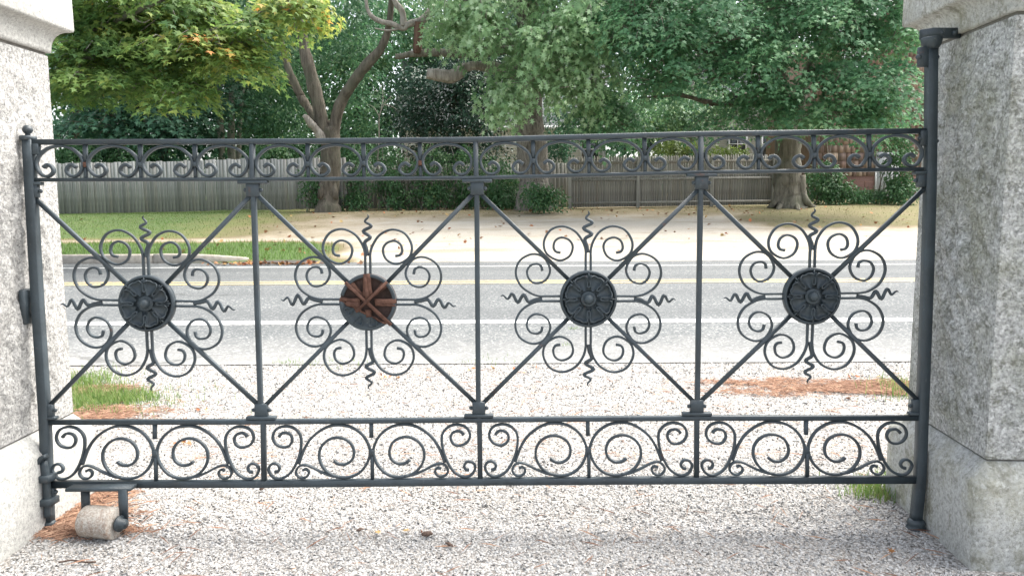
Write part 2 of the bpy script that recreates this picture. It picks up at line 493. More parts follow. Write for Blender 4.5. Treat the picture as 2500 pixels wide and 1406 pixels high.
def pillar(name, label, corner, yaw, mats, half, inset, amp, seed, sgn):
    """corner: front corner of the plinth on the gate side; sgn=+1 right pillar (gate side is -x)"""
    ax = rot2(yaw)
    ex, ey = ax[0], ax[1]
    ctr = np.array([corner[0], corner[1], 0]) + ex*sgn*half + ey*half
    rough, dressed = mats
    root = thing(name, label, 'pillar', ctr)
    def W(v): return np.asarray(v, float) @ ax + ctr
    z0, z1, z2 = -.3, .352, .432
    # plinth with sloped top
    prof = [(half+.004, z0), (half, .02), (half, z1-.006), (half-.006, z1+.003), (half-inset, z2), (half-inset-.05, z2+.001)]
    vs, fs = [], []
    N = 14
    for hh, z in prof:
        ring = []
        for s in range(4):
            for i in range(N):
                t = -1+2*i/N
                p = [(t, -1), (1, t), (-t, 1), (-1, -t)][s]
                jj = .0025*noise.noise(Vector((p[0]*7+seed, p[1]*7, z*9)))
                ring.append((p[0]*(hh+jj), p[1]*(hh+jj), z))
        vs += ring
    part('plinth', W(vs), ringfaces(len(prof), 4*N), dressed, root)
    # dark bed joints
    hs = half-inset
    j1 = box((0, 0, z2+.004), (2*hs-.02, 2*hs-.02, .012)); part('mortar_joint', W(j1[0]), j1[1], MORTAR, root)
    zt = 2.150
    j2 = box((0, 0, zt+.006), (2*hs-.012, 2*hs-.012, .02)); part('mortar_joint', W(j2[0]), j2[1], MORTAR, root)
    # shaft: four rock faced sides
    mb = MB()
    for s in range(4):
        U, V, D = rough_face(2*hs, zt-z2-.012, seed+s*5.3, amp, .075)
        n, m = D.shape
        dirs = [((1, 0), (0, -1)), ((0, 1), (1, 0)), ((-1, 0), (0, 1)), ((0, -1), (-1, 0))][s]
        P = np.zeros((n, m, 3))
        P[..., 0] = U[None, :]*dirs[0][0] + (hs + D)*dirs[1][0]
        P[..., 1] = U[None, :]*dirs[0][1] + (hs + D)*dirs[1][1]
        P[..., 2] = V[:, None] + z2+.010
        i = (np.arange(n-1)[:, None]*m + np.arange(m-1)[None, :])
        mb.add(W(P.reshape(-1, 3)), np.stack([i, i+1, i+m+1, i+m], -1).reshape(-1, 4))
    v, f = mb.out(); part('shaft', v, f, rough, root, True)
    # cap: short band, hollow moulding, overhanging block, low pyramid
    prof = [(hs-.05, zt+.012), (hs+.012, zt+.0125), (hs+.013, zt+.03)]
    for k in range(1, 9):
        a = k/8*math.pi/2
        prof.append((hs+.013 + .062*(1-math.cos(a)), zt+.03 + .088*math.sin(a)))
    prof += [(hs+.083, zt+.122), (hs+.086, zt+.13), (hs+.084, zt+.33), (hs+.078, zt+.336), (.03, zt+.5)]
    vs = []
    for hh, z in prof:
        for s in range(4):
            for i in range(10):
                t = -1+2*i/10
                p = [(t, -1), (1, t), (-t, 1), (-1, -t)][s]
                jj = .003*noise.noise(Vector((p[0]*6+seed, p[1]*6, z*14)))
                vs.append((p[0]*(hh+jj), p[1]*(hh+jj), z))
    part('cap', W(vs), ringfaces(len(prof), 40), dressed, root)
    return root, W, hs
PL, WL, HSL = pillar('gate_pillar', 'pale sunlit rock faced granite pillar beside the latch end of the gate', (-2.105, 2.945), 0.0, (GR_L, GR_LS), .43, .062, .016, 2.0, -1)
PR, WR, HSR = pillar('gate_pillar', 'grey mossy granite pillar carrying the hinge end of the gate', (1.815, 2.936), R(-4.0), (GR_R, GR_RS), .42, .062, .019, 31.0, 1)

# ------------------------------------------------------------------ the gate
LEAN = .045
g0 = np.array([-2.111, 3.384, 0]); g1 = np.array([1.804, 3.339, 0])
GEX = unit(g1-g0); GEZ = unit(np.array([0, LEAN, 1.0]))
GN = unit(np.cross(GEX, GEZ)); GN = GN if GN[1] < 0 else -GN     # towards the viewer
GEZ = unit(np.cross(GN, GEX)); GEZ = GEZ if GEZ[2] > 0 else -GEZ
def G(x, y, off=0.):
    v = ray(x, y)
    return EYE + v*(((g0+GN*off-EYE)@GN)/(v@GN))
def GP(pts, off=0.): return np.array([G(x, y, off) for x, y in pts])
PX = np.linalg.norm(G(1300, 700)-G(1200, 700))/100              # metres per photo pixel on the gate
AXG = np.array([GEX, GEZ, GN])
gate = thing('iron_gate', 'black wrought iron gate with four rosettes and scrolls between two granite pillars', 'gate', G(2235, 1285))
def gbar(name, pts, w, t, off=0., m=None, parent=gate, mat=PAINT, ch=.003, wm=None, ext=0.):
    p = GP(pts, off) if m is None else GP(cr(pts, m), off)
    if wm is not None: w = np.interp(np.linspace(0, 1, len(p)), [q[0] for q in wm], [q[1] for q in wm])*w
    v, f = bar(p, GN, w, t, ch)
    return part(name, v, f, mat, parent)
def gbox(name, x, y, wpx, hpx, t, off=0., parent=gate, mat=PAINT, b=.003, tilt=0.):
    a = AXG
    if tilt:
        c, s = math.cos(tilt), math.sin(tilt)
        a = np.array([GEX*c+GEZ*s, -GEX*s+GEZ*c, GN])
    v, f = bevbox(G(x, y, off), (wpx*PX, hpx*PX, t), a, b)
    return part(name, v, f, mat, parent)
def gball(name, x, y, r, off=0., parent=gate, mat=PAINT, sq=1.):
    v, f = sphere((0, 0, 0), r, np.eye(3), 12, 7); v = v*np.array([1, 1, sq])
    return part(name, v @ AXG + G(x, y, off), f, mat, parent, True)

TOPR = [(76, 347.5), (616, 346.5), (1161, 341.8), (1710, 328), (2256, 320.5)]
SUBR = [(78, 439.5), (616, 438.5), (1162, 434.5), (1710, 421), (2252, 413.5)]
LOWR = [(112, 1030), (638, 1029), (1169, 1024), (1701, 1019.5), (2242, 1019.5)]
BOTR = [(118, 1181), (644, 1180), (1172, 1174.5), (1700, 1171), (2236, 1170)]
def yr(rail, x): return float(np.interp(x, [p[0] for p in rail], [p[1] for p in rail]))
gbar('rail', TOPR, 12.5*PX, .030, 0)
gbar('rail', SUBR, 8.5*PX, .030, 0)
gbar('rail', LOWR, 12*PX, .030, 0)
gbar('rail', BOTR, 17*PX, .034, 0)
# posts
lp = gbar('latch_post', [(69.5, 338), (90, 705), (109.5, 1010), (115.5, 1175), (118.5, 1270)], .041, .041, .004, 6)
v, f = lathe([(.030, -.006), (.034, 0), (.034, .012), (.026, .014)], G(68.5, 340, 0), np.array([GEX, GN, GEZ])); part('collar', v, f, PAINT, lp)
v, f = lathe([(.004, 0), (.012, .002), (.010, .010), (.016, .016), (.021, .025), (.021, .033), (.016, .043), (.008, .048), (.002, .049)], G(68, 333.5, 0), np.array([GEX, GN, GEZ]), 20); part('ball_finial', v, f, PAINT, lp, True)
v, f = lathe([(.024, .05), (.031, .045), (.033, .03), (.029, .022), (.036, .012), (.036, 0), (.03, -.004)], G(118.5, 1296, .004), np.array([GEX, GN, GEZ]), 16); part('foot', v, f, PAINT, lp, True)
hp = gbar('hinge_post', [(2274, 120), (2269, 500), (2252, 1000), (2245, 1170), (2236, 1268)], .042, .042, .004, 6)
v, f = lathe([(.026, -.004), (.034, .008), (.041, .022), (.043, .04), (.041, .046), (.01, .047)], G(2273.5, 120, .004), np.array([GEX, GN, GEZ]), 20); part('socket_cup', v, f, PAINT, hp, True)
v, f = lathe([(.028, .05), (.036, .042), (.04, .03), (.034, .022), (.042, .012), (.043, 0), (.035, -.006)], G(2236, 1292, .004), np.array([GEX, GN, GEZ]), 16); part('foot', v, f, PAINT, hp, True)
# uprights: mid bars, frieze bars
UP = [[(616, 352), (616, 440), (619, 470), (637, 1005), (643, 1036), (645, 1172)],
      [(1161, 346), (1163, 440), (1164, 470), (1168, 1000), (1170.5, 1030), (1172.5, 1167)],
      [(1711, 333), (1711, 426), (1710, 470), (1702, 995), (1701, 1026), (1700, 1163)]]
for u in UP: gbar('upright', u, 12*PX, .025, .0015)
# clasps at the ends of the uprights
def clasp(x, y, sgn, side=0):
    """sgn=+1 below the sub rail, -1 above the low rail; side: 0 both, +-1 only one"""
    br = gbox('bracket', x+side*0, y+sgn*22, 32 if not side else 22, 32, .026, .004)
    mb = MB()
    xo, wv = (x, 72) if not side else (x+side*4, 30)
    v, f = bevbox(G(xo, y+sgn*3.5, .004), (wv*PX, 7.5*PX, .036), AXG, .002)
    part('foot_plate', v, f, PAINT, br)
    for s in ((-1, 1) if not side else (side,)):
        gball('bolt', x+s*(19 if not side else 15), y+sgn*22, .0095, .004, br)
for i, u in enumerate(UP):
    xt = (616.5, 1163.5, 1711)[i]; clasp(xt+1.5, yr(SUBR, xt)+4, 1)
    xb = (639, 1169.5, 1701.5)[i]; clasp(xb-.5, yr(LOWR, xb)-6.5, -1)
clasp(84, 445, 1, 1); clasp(2250, 419, 1, -1); clasp(120, 1023, -1, 1); clasp(2237, 1012, -1, -1)
gbox('bracket', 89, 365, 16, 26, .026, .006); gball('bolt', 92.5, 374, .009, .01)
gbox('bracket', 2254, 338, 18, 36, .026, .006); gball('bolt', 2246, 339, .010, .01)
gbox('bracket', 2243, 1192, 16, 32, .026, .004); gbox('bracket', 127, 1205, 16, 34, .026, .004); gball('bolt', 136, 1200, .010, .006)
b = gbox('bracket', 2253, 140, 24, 46, .02, .012); gball('bolt', 2243, 140, .013, .016, b); gball('bolt', 2288, 140, .010, .016, b); gball('bolt', 2287, 345, .009, .01)
# drop rod and its sleeves in front of the latch post
dr = gbar('drop_rod', [(106, 1126), (113, 1170), (116, 1225), (118, 1262)], .026, .026, .036, 4)
gbar('handle', [(113, 1112), (103, 1117), (95, 1127), (90, 1133)], .018, .03, .05, 4, dr)
for y, x in ((1165, 113), (1222, 117)):
    gbox('sleeve', x, y, 36, 17, .075, .026); 
# diagonal braces
CEN = [(361, 740), (899.5, 737), (1436, 729), (1980, 722.5)]
KSH = [.048, .016, .0, -.034]
COR = [((88, 487), (612, 478), (122, 989), (629, 986)), ((628, 476), (1156, 473), (649, 988), (1162, 984)),
       ((1174, 474), (1704, 464), (1177, 986), (1695, 981)), ((1717, 466), (2257, 460), (1710, 980), (2240, 976))]
for (cx, cy), cs in zip(CEN, COR):
    for (x, y) in cs:
        d = np.array([x-cx, y-cy]); d = d/np.hypot(*d)
        gbar('brace', [(x, y), (cx+d[0]*66, cy+d[1]*66)], 10*PX, .019, 0)
# scroll sprays round the rosettes
SPI = [(6.2, 62), (6.2, 100), (6.6, 120), (13, 142), (31, 166), (61, 178), (92, 168), (109, 138), (102, 109), (72, 92.5), (46, 103), (37, 126), (45, 143), (64, 150), (80, 142), (85, 126), (80, 115), (68, 112)]
WAV = [(1, 112), (3, 128), (7, 146), (-8, 158), (11, 172), (-10, 185), (4, 196), (-3, 207), (-1, 214)]
r3 = random.Random(4)
for pi, ((cx, cy), ks) in enumerate(zip(CEN, KSH)):
    def pm(p): return (cx + p[0] - ks*p[1], cy - p[1] + ks*.3*p[0])
    for sx in (1, -1):
        for sy in (1, -1):
            for sw in (0, 1):
                jx, jr = r3.uniform(-.03, .03), r3.uniform(.975, 1.02)
                pts = []
                for i, (a, b) in enumerate(SPI):
                    if i > 2: 
                        a, b = 61+(a-61)*jr + jx*(b-120), 120+(b-120)*jr
                    q = (a, b) if not sw else (b, a)
                    pts.append(pm((q[0]*sx, q[1]*sy)))
                gbar('scroll', pts, 5.3*PX, .016, 0, 4, wm=[(0, 1.05), (.85, 1), (1, 1.25)])
    for d in range(4):
        fl = r3.choice((-1, 1)); bend = r3.uniform(-.25, .25) if d % 2 else r3.uniform(-.05, .05)
        path = []
        for i, (a, b) in enumerate(WAV):
            k = max(b-140, 0)
            a2 = a*fl*r3.uniform(.85, 1.25) + bend*k*.6
            q = [(a2, b), (b, a2), (a2, -b), (-b, a2)][d]
            path.append(np.append(pm(q), r3.uniform(-.006, .006) if i > 2 else 0))
        p3 = cr(path, 5)
        P = np.array([G(x, y, o) for x, y, o in p3])
        rad = np.interp(np.linspace(0, 1, len(P)), [0, .2, .6, .9, 1], [.0085, .0085, .0075, .004, .0012])
        v, f = tube(P, rad, 7)
        part('wavy_spike', v, f, PAINT, gate, True)
# rosettes
def petal(c, rad, a0, parent, mat=PAINT):
    nu, nv = 11, 11
    vs = []
    for j in range(nv):
        v_ = j/(nv-1)
        for i in range(nu):
            u_ = -1+2*i/(nu-1)
            half = R(6+13.8*min(1, v_*1.5)**.8)*(1-.10*max(0, v_-.8)/.2)
            rr = .30 + v_*(.545 - .05*(1-abs(u_))**2*v_ - .075*abs(u_)**3)
            h = .20 - .17*v_**.7 + .17*(abs(u_)**2.4)*(.35+.65*v_) + (.17*((v_-.72)/.28)**2 if v_ > .72 else 0)*(1-.25*abs(u_))
            a = a0+u_*half
            vs.append((rr*math.cos(a)*rad, rr*math.sin(a)*rad, (h+.05)*rad))
    i = (np.arange(nv-1)[:, None]*nu + np.arange(nu-1)[None, :])
    mb = MB(); g_ = np.array(vs).reshape(nv, nu, 3)
    mb.add(g_.reshape(-1, 3), np.stack([i, i+1, i+nu+1, i+nu], -1).reshape(-1, 4))
    lip = np.concatenate([g_[4:, 0], g_[-1, 1:-1], g_[4:, -1][::-1]])
    mb.add(*tube(lip, np.concatenate([np.linspace(.008, .022, nv-4), np.full(nu-2, .026), np.linspace(.022, .008, nv-4)])*rad, 6))
    v, f = mb.out()
    return part('petal', v @ AXG + c, f, mat, parent, True)
def sepal(c, rad, a0, parent):
    mb = MB()
    pts = [(.84, .075), (.72, .065), (.6, .055), (.5, .05), (.43, .04), (.41, 0), (.43, -.04), (.5, -.05), (.6, -.055), (.72, -.065), (.84, -.075)]
    P = []
    for r_, s_ in cr(pts, 2):
        P.append(((r_*math.cos(a0)-s_*math.sin(a0))*rad, (r_*math.sin(a0)+s_*math.cos(a0))*rad, (.21+.04*(1-r_))*rad))
    v, f = tube(P, .034*rad, 6); mb.add(v, f)
    pts = [((r_*math.cos(a0))*rad, r_*math.sin(a0)*rad, (h+.03)*rad) for r_, h in ((.48, .2), (.6, .205), (.75, .21), (.88, .22), (.92, .2))]
    v, f = tube(pts, np.array([.008, .02, .026, .03, .005])*rad, 6); mb.add(v, f)
    v, f = mb.out()
    return part('sepal', v @ AXG + c, f, PAINT, parent, True)
for pi, (cx, cy) in enumerate(CEN):
    rad = 69.5*PX; c = G(cx, cy, .004)
    if pi != 1:
        v, f = lathe([(.001, -.012), (rad*.97, -.012), (rad, -.006), (rad, .014), (rad*.97, .022), (rad*.91, .024), (rad*.885, .018), (rad*.87, .010), (rad*.5, .010), (rad*.3, .016), (rad*.02, .02)], c, AXG, 48)
        ro = part('rosette', v, f, PAINT, gate, True)
        for k in range(8):
            petal(c, rad, R(22.5+45*k), ro); sepal(c, rad, R(45*k), ro)
        v, f = lathe([(rad*.30, .018), (rad*.27, .026), (rad*.20, .024), (rad*.175, .026), (rad*.17, .036), (rad*.13, .046), (rad*.06, .051), (rad*.005, .052)], c, AXG, 24)
        part('boss', v, f, PAINT, ro, True)
    else:
        # the front shell has broken away: rusty back plate, rim, crossing bars, two petals left below
        v, f = lathe([(.001, -.012), (rad*.97, -.012), (rad, -.006), (rad*.99, .004), (rad*.86, .006), (rad*.84, 0), (rad*.01, 0)], c, AXG, 48)
        ro = part('rosette', v, f, RUSTD, gate, True)
        ro['label'] = 'broken rosette with its front gone and rusty bars bared'
        # rim ring, black paint, with rusted inner edge
        mb = MB()
        for a, b in ((-150, 165),):
            th = np.radians(np.linspace(a, b, 46))
            P = np.array([[.93*rad*math.cos(q), .93*rad*math.sin(q), .010] for q in th])
            v, f = bar(P, (0, 0, 1), .12*rad, .018, .002)
            mb.add(v, f)
        v, f = mb.out(); part('rim', v @ AXG + c, f, PAINT, ro)
        def rb(name, p, q, w, z0, z1):
            v, f = bar(np.array([[p[0]*rad, p[1]*rad, z0], [(p[0]+q[0])/2*rad, (p[1]+q[1])/2*rad, (z0+z1)/2], [q[0]*rad, q[1]*rad, z1]]), (0, 0, 1), w*rad, .016, .003)
            part(name, v @ AXG + c, f, RUST, ro)
        rb('cross_bar', (-.76, .70), (.82, -.80), .115, .024, .024)
        rb('cross_bar', (.72, .72), (-.38, -.32), .10, .0405, .036)
        def fan(p, q, w0, w1, z):
            P = np.array([[(p[0]+(q[0]-p[0])*k)*rad, (p[1]+(q[1]-p[1])*k)*rad, z] for k in np.linspace(0, 1, 6)])
            v, f = bar(P, (0, 0, 1), np.array([w0+(w1-w0)*k+.02*math.sin(k*9) for k in np.linspace(0, 1, 6)])*rad, .016, .004)
            part('bar_stub', v @ AXG + c, f, RUST, ro)
        fan((-.02, .99), (.0, .16), .24, .36, .014)
        fan((-.07, .88), (.01, .12), .08, .16, .0235)
        fan((.99, .03), (.26, -.01), .17, .24, .0135)
        fan((.97, -.12), (.4, -.10), .07, .05, .0125)
        fan((-.97, .12), (-.26, .06), .10, .15, .015)
        fan((-.76, -.04), (-.26, -.10), .17, .26, .013)
        fan((.02, -.26), (.03, -.52), .22, .18, .013)
        fan((-.62, .62), (-.18, .22), .30, .12, .010)
        fan((.60, .62), (.2, .24), .26, .10, .0095)
        # what is left of the shell: the lower left third, cut off on a slant
        sh = []
        ths = np.radians(np.linspace(176, 312, 32)); ns = 7
        for q in ths:
            d = np.array([math.cos(q), math.sin(q)])
            # slanting break line from (-.93,.06) to (.62,-.76)
            a_ = np.array([-.95, .05]); b_ = np.array([.64, -.76]); e_ = b_-a_
            den = d[0]*e_[1]-d[1]*e_[0]
            tt = (a_[0]*e_[1]-a_[1]*e_[0])/den if abs(den) > 1e-6 else 1
            rin = min(max(tt + .02*math.sin(q*23), .05), .99)
            for k in range(ns):
                rr = rin+(1.0-rin)*k/(ns-1)
                h = .012 if rr < .85 else (.024 if rr < .97 else .018)
                sh.append((rr*d[0]*rad, rr*d[1]*rad, h))
        i = (np.arange(31)[:, None]*ns + np.arange(ns-1)[None, :])
        part('shell_fragment', np.array(sh) @ AXG + c, np.stack([i, i+ns, i+ns+1, i+1], -1).reshape(-1, 4), PAINT, ro, True)
        edge = np.array(sh).reshape(32, ns, 3)[:, 0] + np.array([0, 0, .001])
        v, f = tube(edge, .0045, 6, .3, 3); part('broken_edge', v @ AXG + c, f, RUST, ro)
        for a in (205, 245, 285):
            q = R(a); cc = c + GN*.008 + (AXG[0]*math.cos(q) + AXG[1]*math.sin(q))*rad*.34
            petal(cc, rad*.62, q, ro)
# top frieze: C shaped scrolls and hangers
AR = [(.185, .69), (.26, .60), (.345, .68), (.37, .83), (.285, .965), (.165, .95), (.075, .77), (.045, .54), (.10, .31), (.26, .09), (.42, .015)]
AR = AR + [(.5, .0)] + [(1-u, v) for u, v in AR[::-1]]
XF = [[84, 209, 343.5, 476.5, 612], [620, 752, 888, 1026, 1157], [1167, 1302, 1437, 1574, 1706], [1716, 1851, 1987, 2122, 2256]]
for cells in XF:
    for k in range(4):
        a, b = cells[k], cells[k+1]
        pts = []
        for u, v_ in AR:
            x = a+(b-a)*(.5+(u-.5)*1.0)
            yt, yb = yr(TOPR, x)+9.5, yr(SUBR, x)-6.5
            pts.append((x + (v_-.5)*2, yt+(yb-yt)*v_))
        gbar('scroll', pts, 6.2*PX, .024, 0, 4, wm=[(0, 1.35), (.12, 1.1), (.3, 1), (.7, 1), (.88, 1.1), (1, 1.35)])
        if k < 3:
            yt, yb = yr(TOPR, b)+6, yr(SUBR, b)-4
            ym = yt+(yb-yt)*.60
            hg = gbar('hanger', [(b-1, yt), (b, ym)], 10*PX, .018, -.003)
            gbox('rivet_block', b+.3, ym, 10, 12, .024, .001, hg, RUST if (k, cells[0]) in ((0, 84), (2, 620)) else PAINT, .003)
            gbox('hanger', b+.8, (ym+yb)/2+4, 8, yb-ym-6, .016, -.003)
# bottom frieze scrolls (half a panel, in photo-like units; mirrored)
S1 = [(240, 268), (262, 240), (295, 226), (350, 243), (373, 300), (345, 362), (285, 381), (212, 350), (178, 275), (210, 192), (295, 157), (385, 175), (450, 245), (462, 345), (440, 470), (392, 590), (330, 675), (240, 717), (165, 690), (131, 615), (160, 562), (210, 556), (241, 597), (225, 637), (192, 645)]
S2 = [(785, 530), (830, 563), (900, 570), (968, 520), (988, 435), (955, 345), (880, 293), (790, 285), (705, 328), (650, 405), (640, 500), (668, 585), (730, 660), (820, 703), (930, 708), (1030, 668), (1110, 575), (1148, 450), (1125, 340), (1060, 240), (960, 172), (850, 150), (750, 160), (650, 210), (560, 290), (500, 385), (462, 480), (436, 560)]
S3 = [(840, 705), (740, 685), (640, 640), (550, 590), (480, 571), (428, 595), (404, 650), (430, 698), (480, 711), (522, 685), (533, 645), (505, 617), (472, 630)]
XB = [120, 643.5, 1171.5, 1700.5, 2234]
for k in range(4):
    a, b = XB[k], XB[k+1]
    a2, b2 = a+(0 if k == 0 else 5), b-(5 if k < 3 else 2)
    for mir in (1, -1):
        for S, wd in ((S1, 7.2), (S2, 7.4), (S3, 6.2)):
            pts = []
            for (x, y) in S:
                u = (x-1165)/1062.
                u = u if mir == 1 else -u
                X = (a2+b2)/2 + u*(b2-a2)/2
                vv = (y-148)/(718-148.)
                yt, yb = yr(LOWR, X)+9.5, yr(BOTR, X)-11.5
                pts.append((X+(vv-.5)*2, yt+(yb-yt)*vv))
            gbar('scroll', pts, wd*.86*PX, .018, .0005 if S is S3 else 0, 4, wm=[(0, 1.25), (.1, 1), (.9, 1), (1, 1.0 if S is S2 else 1.2)])
    X = (a2+b2)/2
    yt, yb = yr(LOWR, X)+5, yr(BOTR, X)-8
    gbar('hanger', [(X-1, yt), (X-1, yt+36)], 9.5*PX, .018, 0)
    gbar('hanger', [(X+1, yt+66), (X+2, yb)], 8.5*PX, .018, 0)
    gbox('rivet_block', X, yt+72, 12, 17, .026, 0)
# roller under the latch end
gf = gbar('roller_fork', [(170, 1190.5), (326, 1189)], 8*PX, .07, .055)
for x, yb_ in ((209, 1252), (301, 1275)):
    gbar('fork_leg', [(x-1, 1194), (x+1, yb_)], 22*PX if x > 250 else 21*PX, .014, .085 if x > 250 else .03, None, gf)
rc = G(246, 1270, .10); rc[2] = .073
rax = unit(GEX*.985 - np.array([0, .17, 0]) + np.array([0, 0, .0]))
rx2 = unit(np.cross(rax, (0, 0, 1))); rx3 = np.cross(rax, rx2)
RA = np.array([rx2, rx3, rax])
v, f = lathe([(.012, -.076), (.065, -.076), (.0695, -.071), (.0705, -.03), (.0695, .02), (.0705, .071), (.066, .076), (.012, .076)], rc, RA, 40)
part('roller', v, f, ROLLM, gate, True)['label'] = 'iron roller with worn white paint'
v, f = lathe([(.003, -.1), (.012, -.1), (.012, .125), (.003, .127)], rc, RA, 12); ax_ = part('axle', v, f, PAINT, gate)
v, f = lathe([(.005, .086), (.034, .086), (.036, .096), (.024, .100), (.021, .122), (.005, .125)], rc, RA, 16); part('axle_boss', v, f, PAINT, ax_)
# iron fittings on the pillars
p = atx(66, 748, -2.105-.062+.012)
v, f = bevbox(p, (.03, .075, .155), None, .008); lk_ = part('latch_keeper', v, f, PAINT, PL)
for dz in (-.045, .04):
    v, f = sphere(p+np.array([.017, .012, dz]), .009); part('bolt', v, f, PAINT, lk_, True)
p0, p1 = G(2253, 84, 0), atx(2343, 82, 1.815+.062+.032)
v, f = bar(np.array([p0+np.array([-.0, .02, 0]), p0+np.array([.03, -.02, 0]), p1]), (0, 0, 1), .02, .043, .003)
hs_ = part('hinge_strap', v, f, PAINT, PR)
for t in (.55, .9):
    v, f = sphere(p0*(1-t)+p1*t+np.array([-.012, -.012, 0]), .011); part('bolt', v, f, PAINT, hs_, True)

# ------------------------------------------------------------------ gravel stones, needles, grass near the gate
def scatter(name, tmpl, faces, pos, X, Y, N, s, tint, mat, label, smooth=False, parent=None, kind='stuff'):
    """one mesh of many small pieces; X, Y, N are per-piece axes"""
    k = len(tmpl)
    P = pos[:, None] + s[:, None, None]*(tmpl[None, :, 0:1]*X[:, None] + tmpl[None, :, 1:2]*Y[:, None] + tmpl[None, :, 2:3]*N[:, None])
    off = (np.arange(len(pos))*k)[:, None, None]
    fs = [(fa[None]+off).reshape(-1, fa.shape[1]) for fa in faces]
    o = part(name, P.reshape(-1, 3), fs, mat, parent, smooth, np.repeat(tint, k))
    if parent is None: tag(o, label, None, None, kind)
    return o
def randframe(n, tilt=3.0):
    a = unit(rng.normal(0, 1, (n, 3))*np.array([1, 1, tilt])); b = unit(np.cross(a, rng.normal(0, 1, (n, 3))))
    return b, np.cross(a, b), a
def needles_mask(x, y):
    """how much pine litter covers a spot of the drive"""
    m = np.zeros_like(x)
    for cx, cy, sx, sy in NEED:
        m = np.maximum(m, np.exp(-(((x-cx)/sx)**2 + ((y-cy)/sy)**2)))
    return m
NEED = []
for px, py, sx, sy in ((160, 1262, .24, .13), (225, 1215, .16, .10), (130, 1300, .18, .07), (2120, 945, .55, .13), (1960, 960, .5, .11), (2190, 965, .25, .14), (1850, 935, .35, .08), (300, 1000, .35, .10), (220, 1020, .3, .10), (260, 955, .2, .1), (235, 1302, .2, .035)):
    q = ground(px, py); NEED.append((q[0], q[1], sx, sy))
st_t = np.array([[-1, -.6, -.35], [.9, -.8, -.4], [1, .5, -.3], [-.7, .8, -.4], [-.35, -.05, .5], [.35, .1, .55]])*.5
st_f = [np.array([[0, 1, 5, 4], [2, 3, 4, 5]]), np.array([[1, 2, 5], [3, 0, 4]])]
def stones(n, y0, y1, xw, smin, smax):
    x = rng.uniform(-1, 1, n)*xw; y = rng.uniform(y0, y1, n)
    k = rng.uniform(0, 1, n) > .35*needles_mask(x, y)
    k &= ~((np.abs(x+2.53) < .43) & (np.abs(y-3.375) < .43)) & ~((x > 1.80+.07*(y-2.9)) & (y > 2.9) & (y < 3.78))
    return x[k], y[k], rng.uniform(smin, smax, k.sum())*rng.choice([.6, .8, 1, 1.25], k.sum(), p=[.25, .35, .3, .1])
xa, ya, sa = stones(72000, 2.55, 4.3, 2.25, .0075, .0155)
xb, yb, sb = stones(40000, 4.3, 6.75, 3.6, .010, .018)
x, y, s = np.r_[xa, xb], np.r_[ya, yb], np.r_[sa, sb]
pos = np.stack([x, y, gz(x, y)+.004+s*.18], -1)
bx, by, bn = randframe(len(x), 2.2); bn[:] *= np.sign(bn[:, 2:3]+1e-9)
grp = wob(x, y, 2.2, 5)*.07
tint = np.clip(rng.beta(2.2, 1.6, len(x))+grp, 0, 1)
STONE = m_tint('crushed_stone', [(0, (.18, .173, .165)), (.25, (.28, .273, .262)), (.55, (.375, .368, .358)), (1, (.50, .493, .482))])
scatter('gravel', st_t, st_f, pos, bx*rng.uniform(.8, 1.3, (len(x), 1)), by, bn*rng.uniform(.6, 1., (len(x), 1)), s, tint, STONE, 'loose crushed stone lying on the drive')
# pine needles
nx, ny = [], []
for cx, cy, sx, sy in NEED:
    n = int(2700*sx*sy/.05*.5)+150
    nx.append(rng.normal(cx, sx*.62, n)); ny.append(rng.normal(cy, sy*.62, n))
# thin drift of needles everywhere over the drive
nx.append(rng.uniform(-2.6, 2.6, 900)); ny.append(rng.uniform(4.2, 6.4, 900)); nx.append(rng.uniform(-2, 1.9, 260)); ny.append(rng.uniform(2.7, 4.2, 260))
x, y = np.concatenate(nx), np.concatenate(ny)
k = ~((np.abs(x+2.53) < .43) & (np.abs(y-3.375) < .43)) & ~((x > 1.80+.07*(y-2.9)) & (y > 2.9) & (y < 3.78))
k &= (y < 4.2) | (wob(x*1.2, y*2.6, 3.2, 12) + rng.normal(0, .35, len(x)) > -.05)
x, y = x[k], y[k]; n = len(x)
nt = np.array([[-.5, -.008, 0], [.5, -.008, .0], [.5, .008, 0], [-.5, .008, 0], [0, 0, .05]]); nf = [np.array([[0, 1, 4], [1, 2, 4], [2, 3, 4], [3, 0, 4]])]
a = rng.uniform(0, 6.28, n); X = unit(np.stack([np.cos(a), np.sin(a), rng.normal(0, .12, n)], -1)); N = unit(np.stack([rng.normal(0, .3, n), rng.normal(0, .3, n), np.ones(n)], -1)); Y = np.cross(N, X)
NEEDLE = m_tint('dead_pine_needles', [(0, (.12, .06, .04)), (.5, (.27, .15, .10)), (1, (.40, .26, .18))])
scatter('pine_needles', nt, nf, np.stack([x, y, gz(x, y)+.012+rng.uniform(0, .014, n)], -1), X, Y, N, rng.uniform(.06, .12, n), rng.uniform(0, 1, n), NEEDLE, 'brown dead pine needles drifted over the gravel')
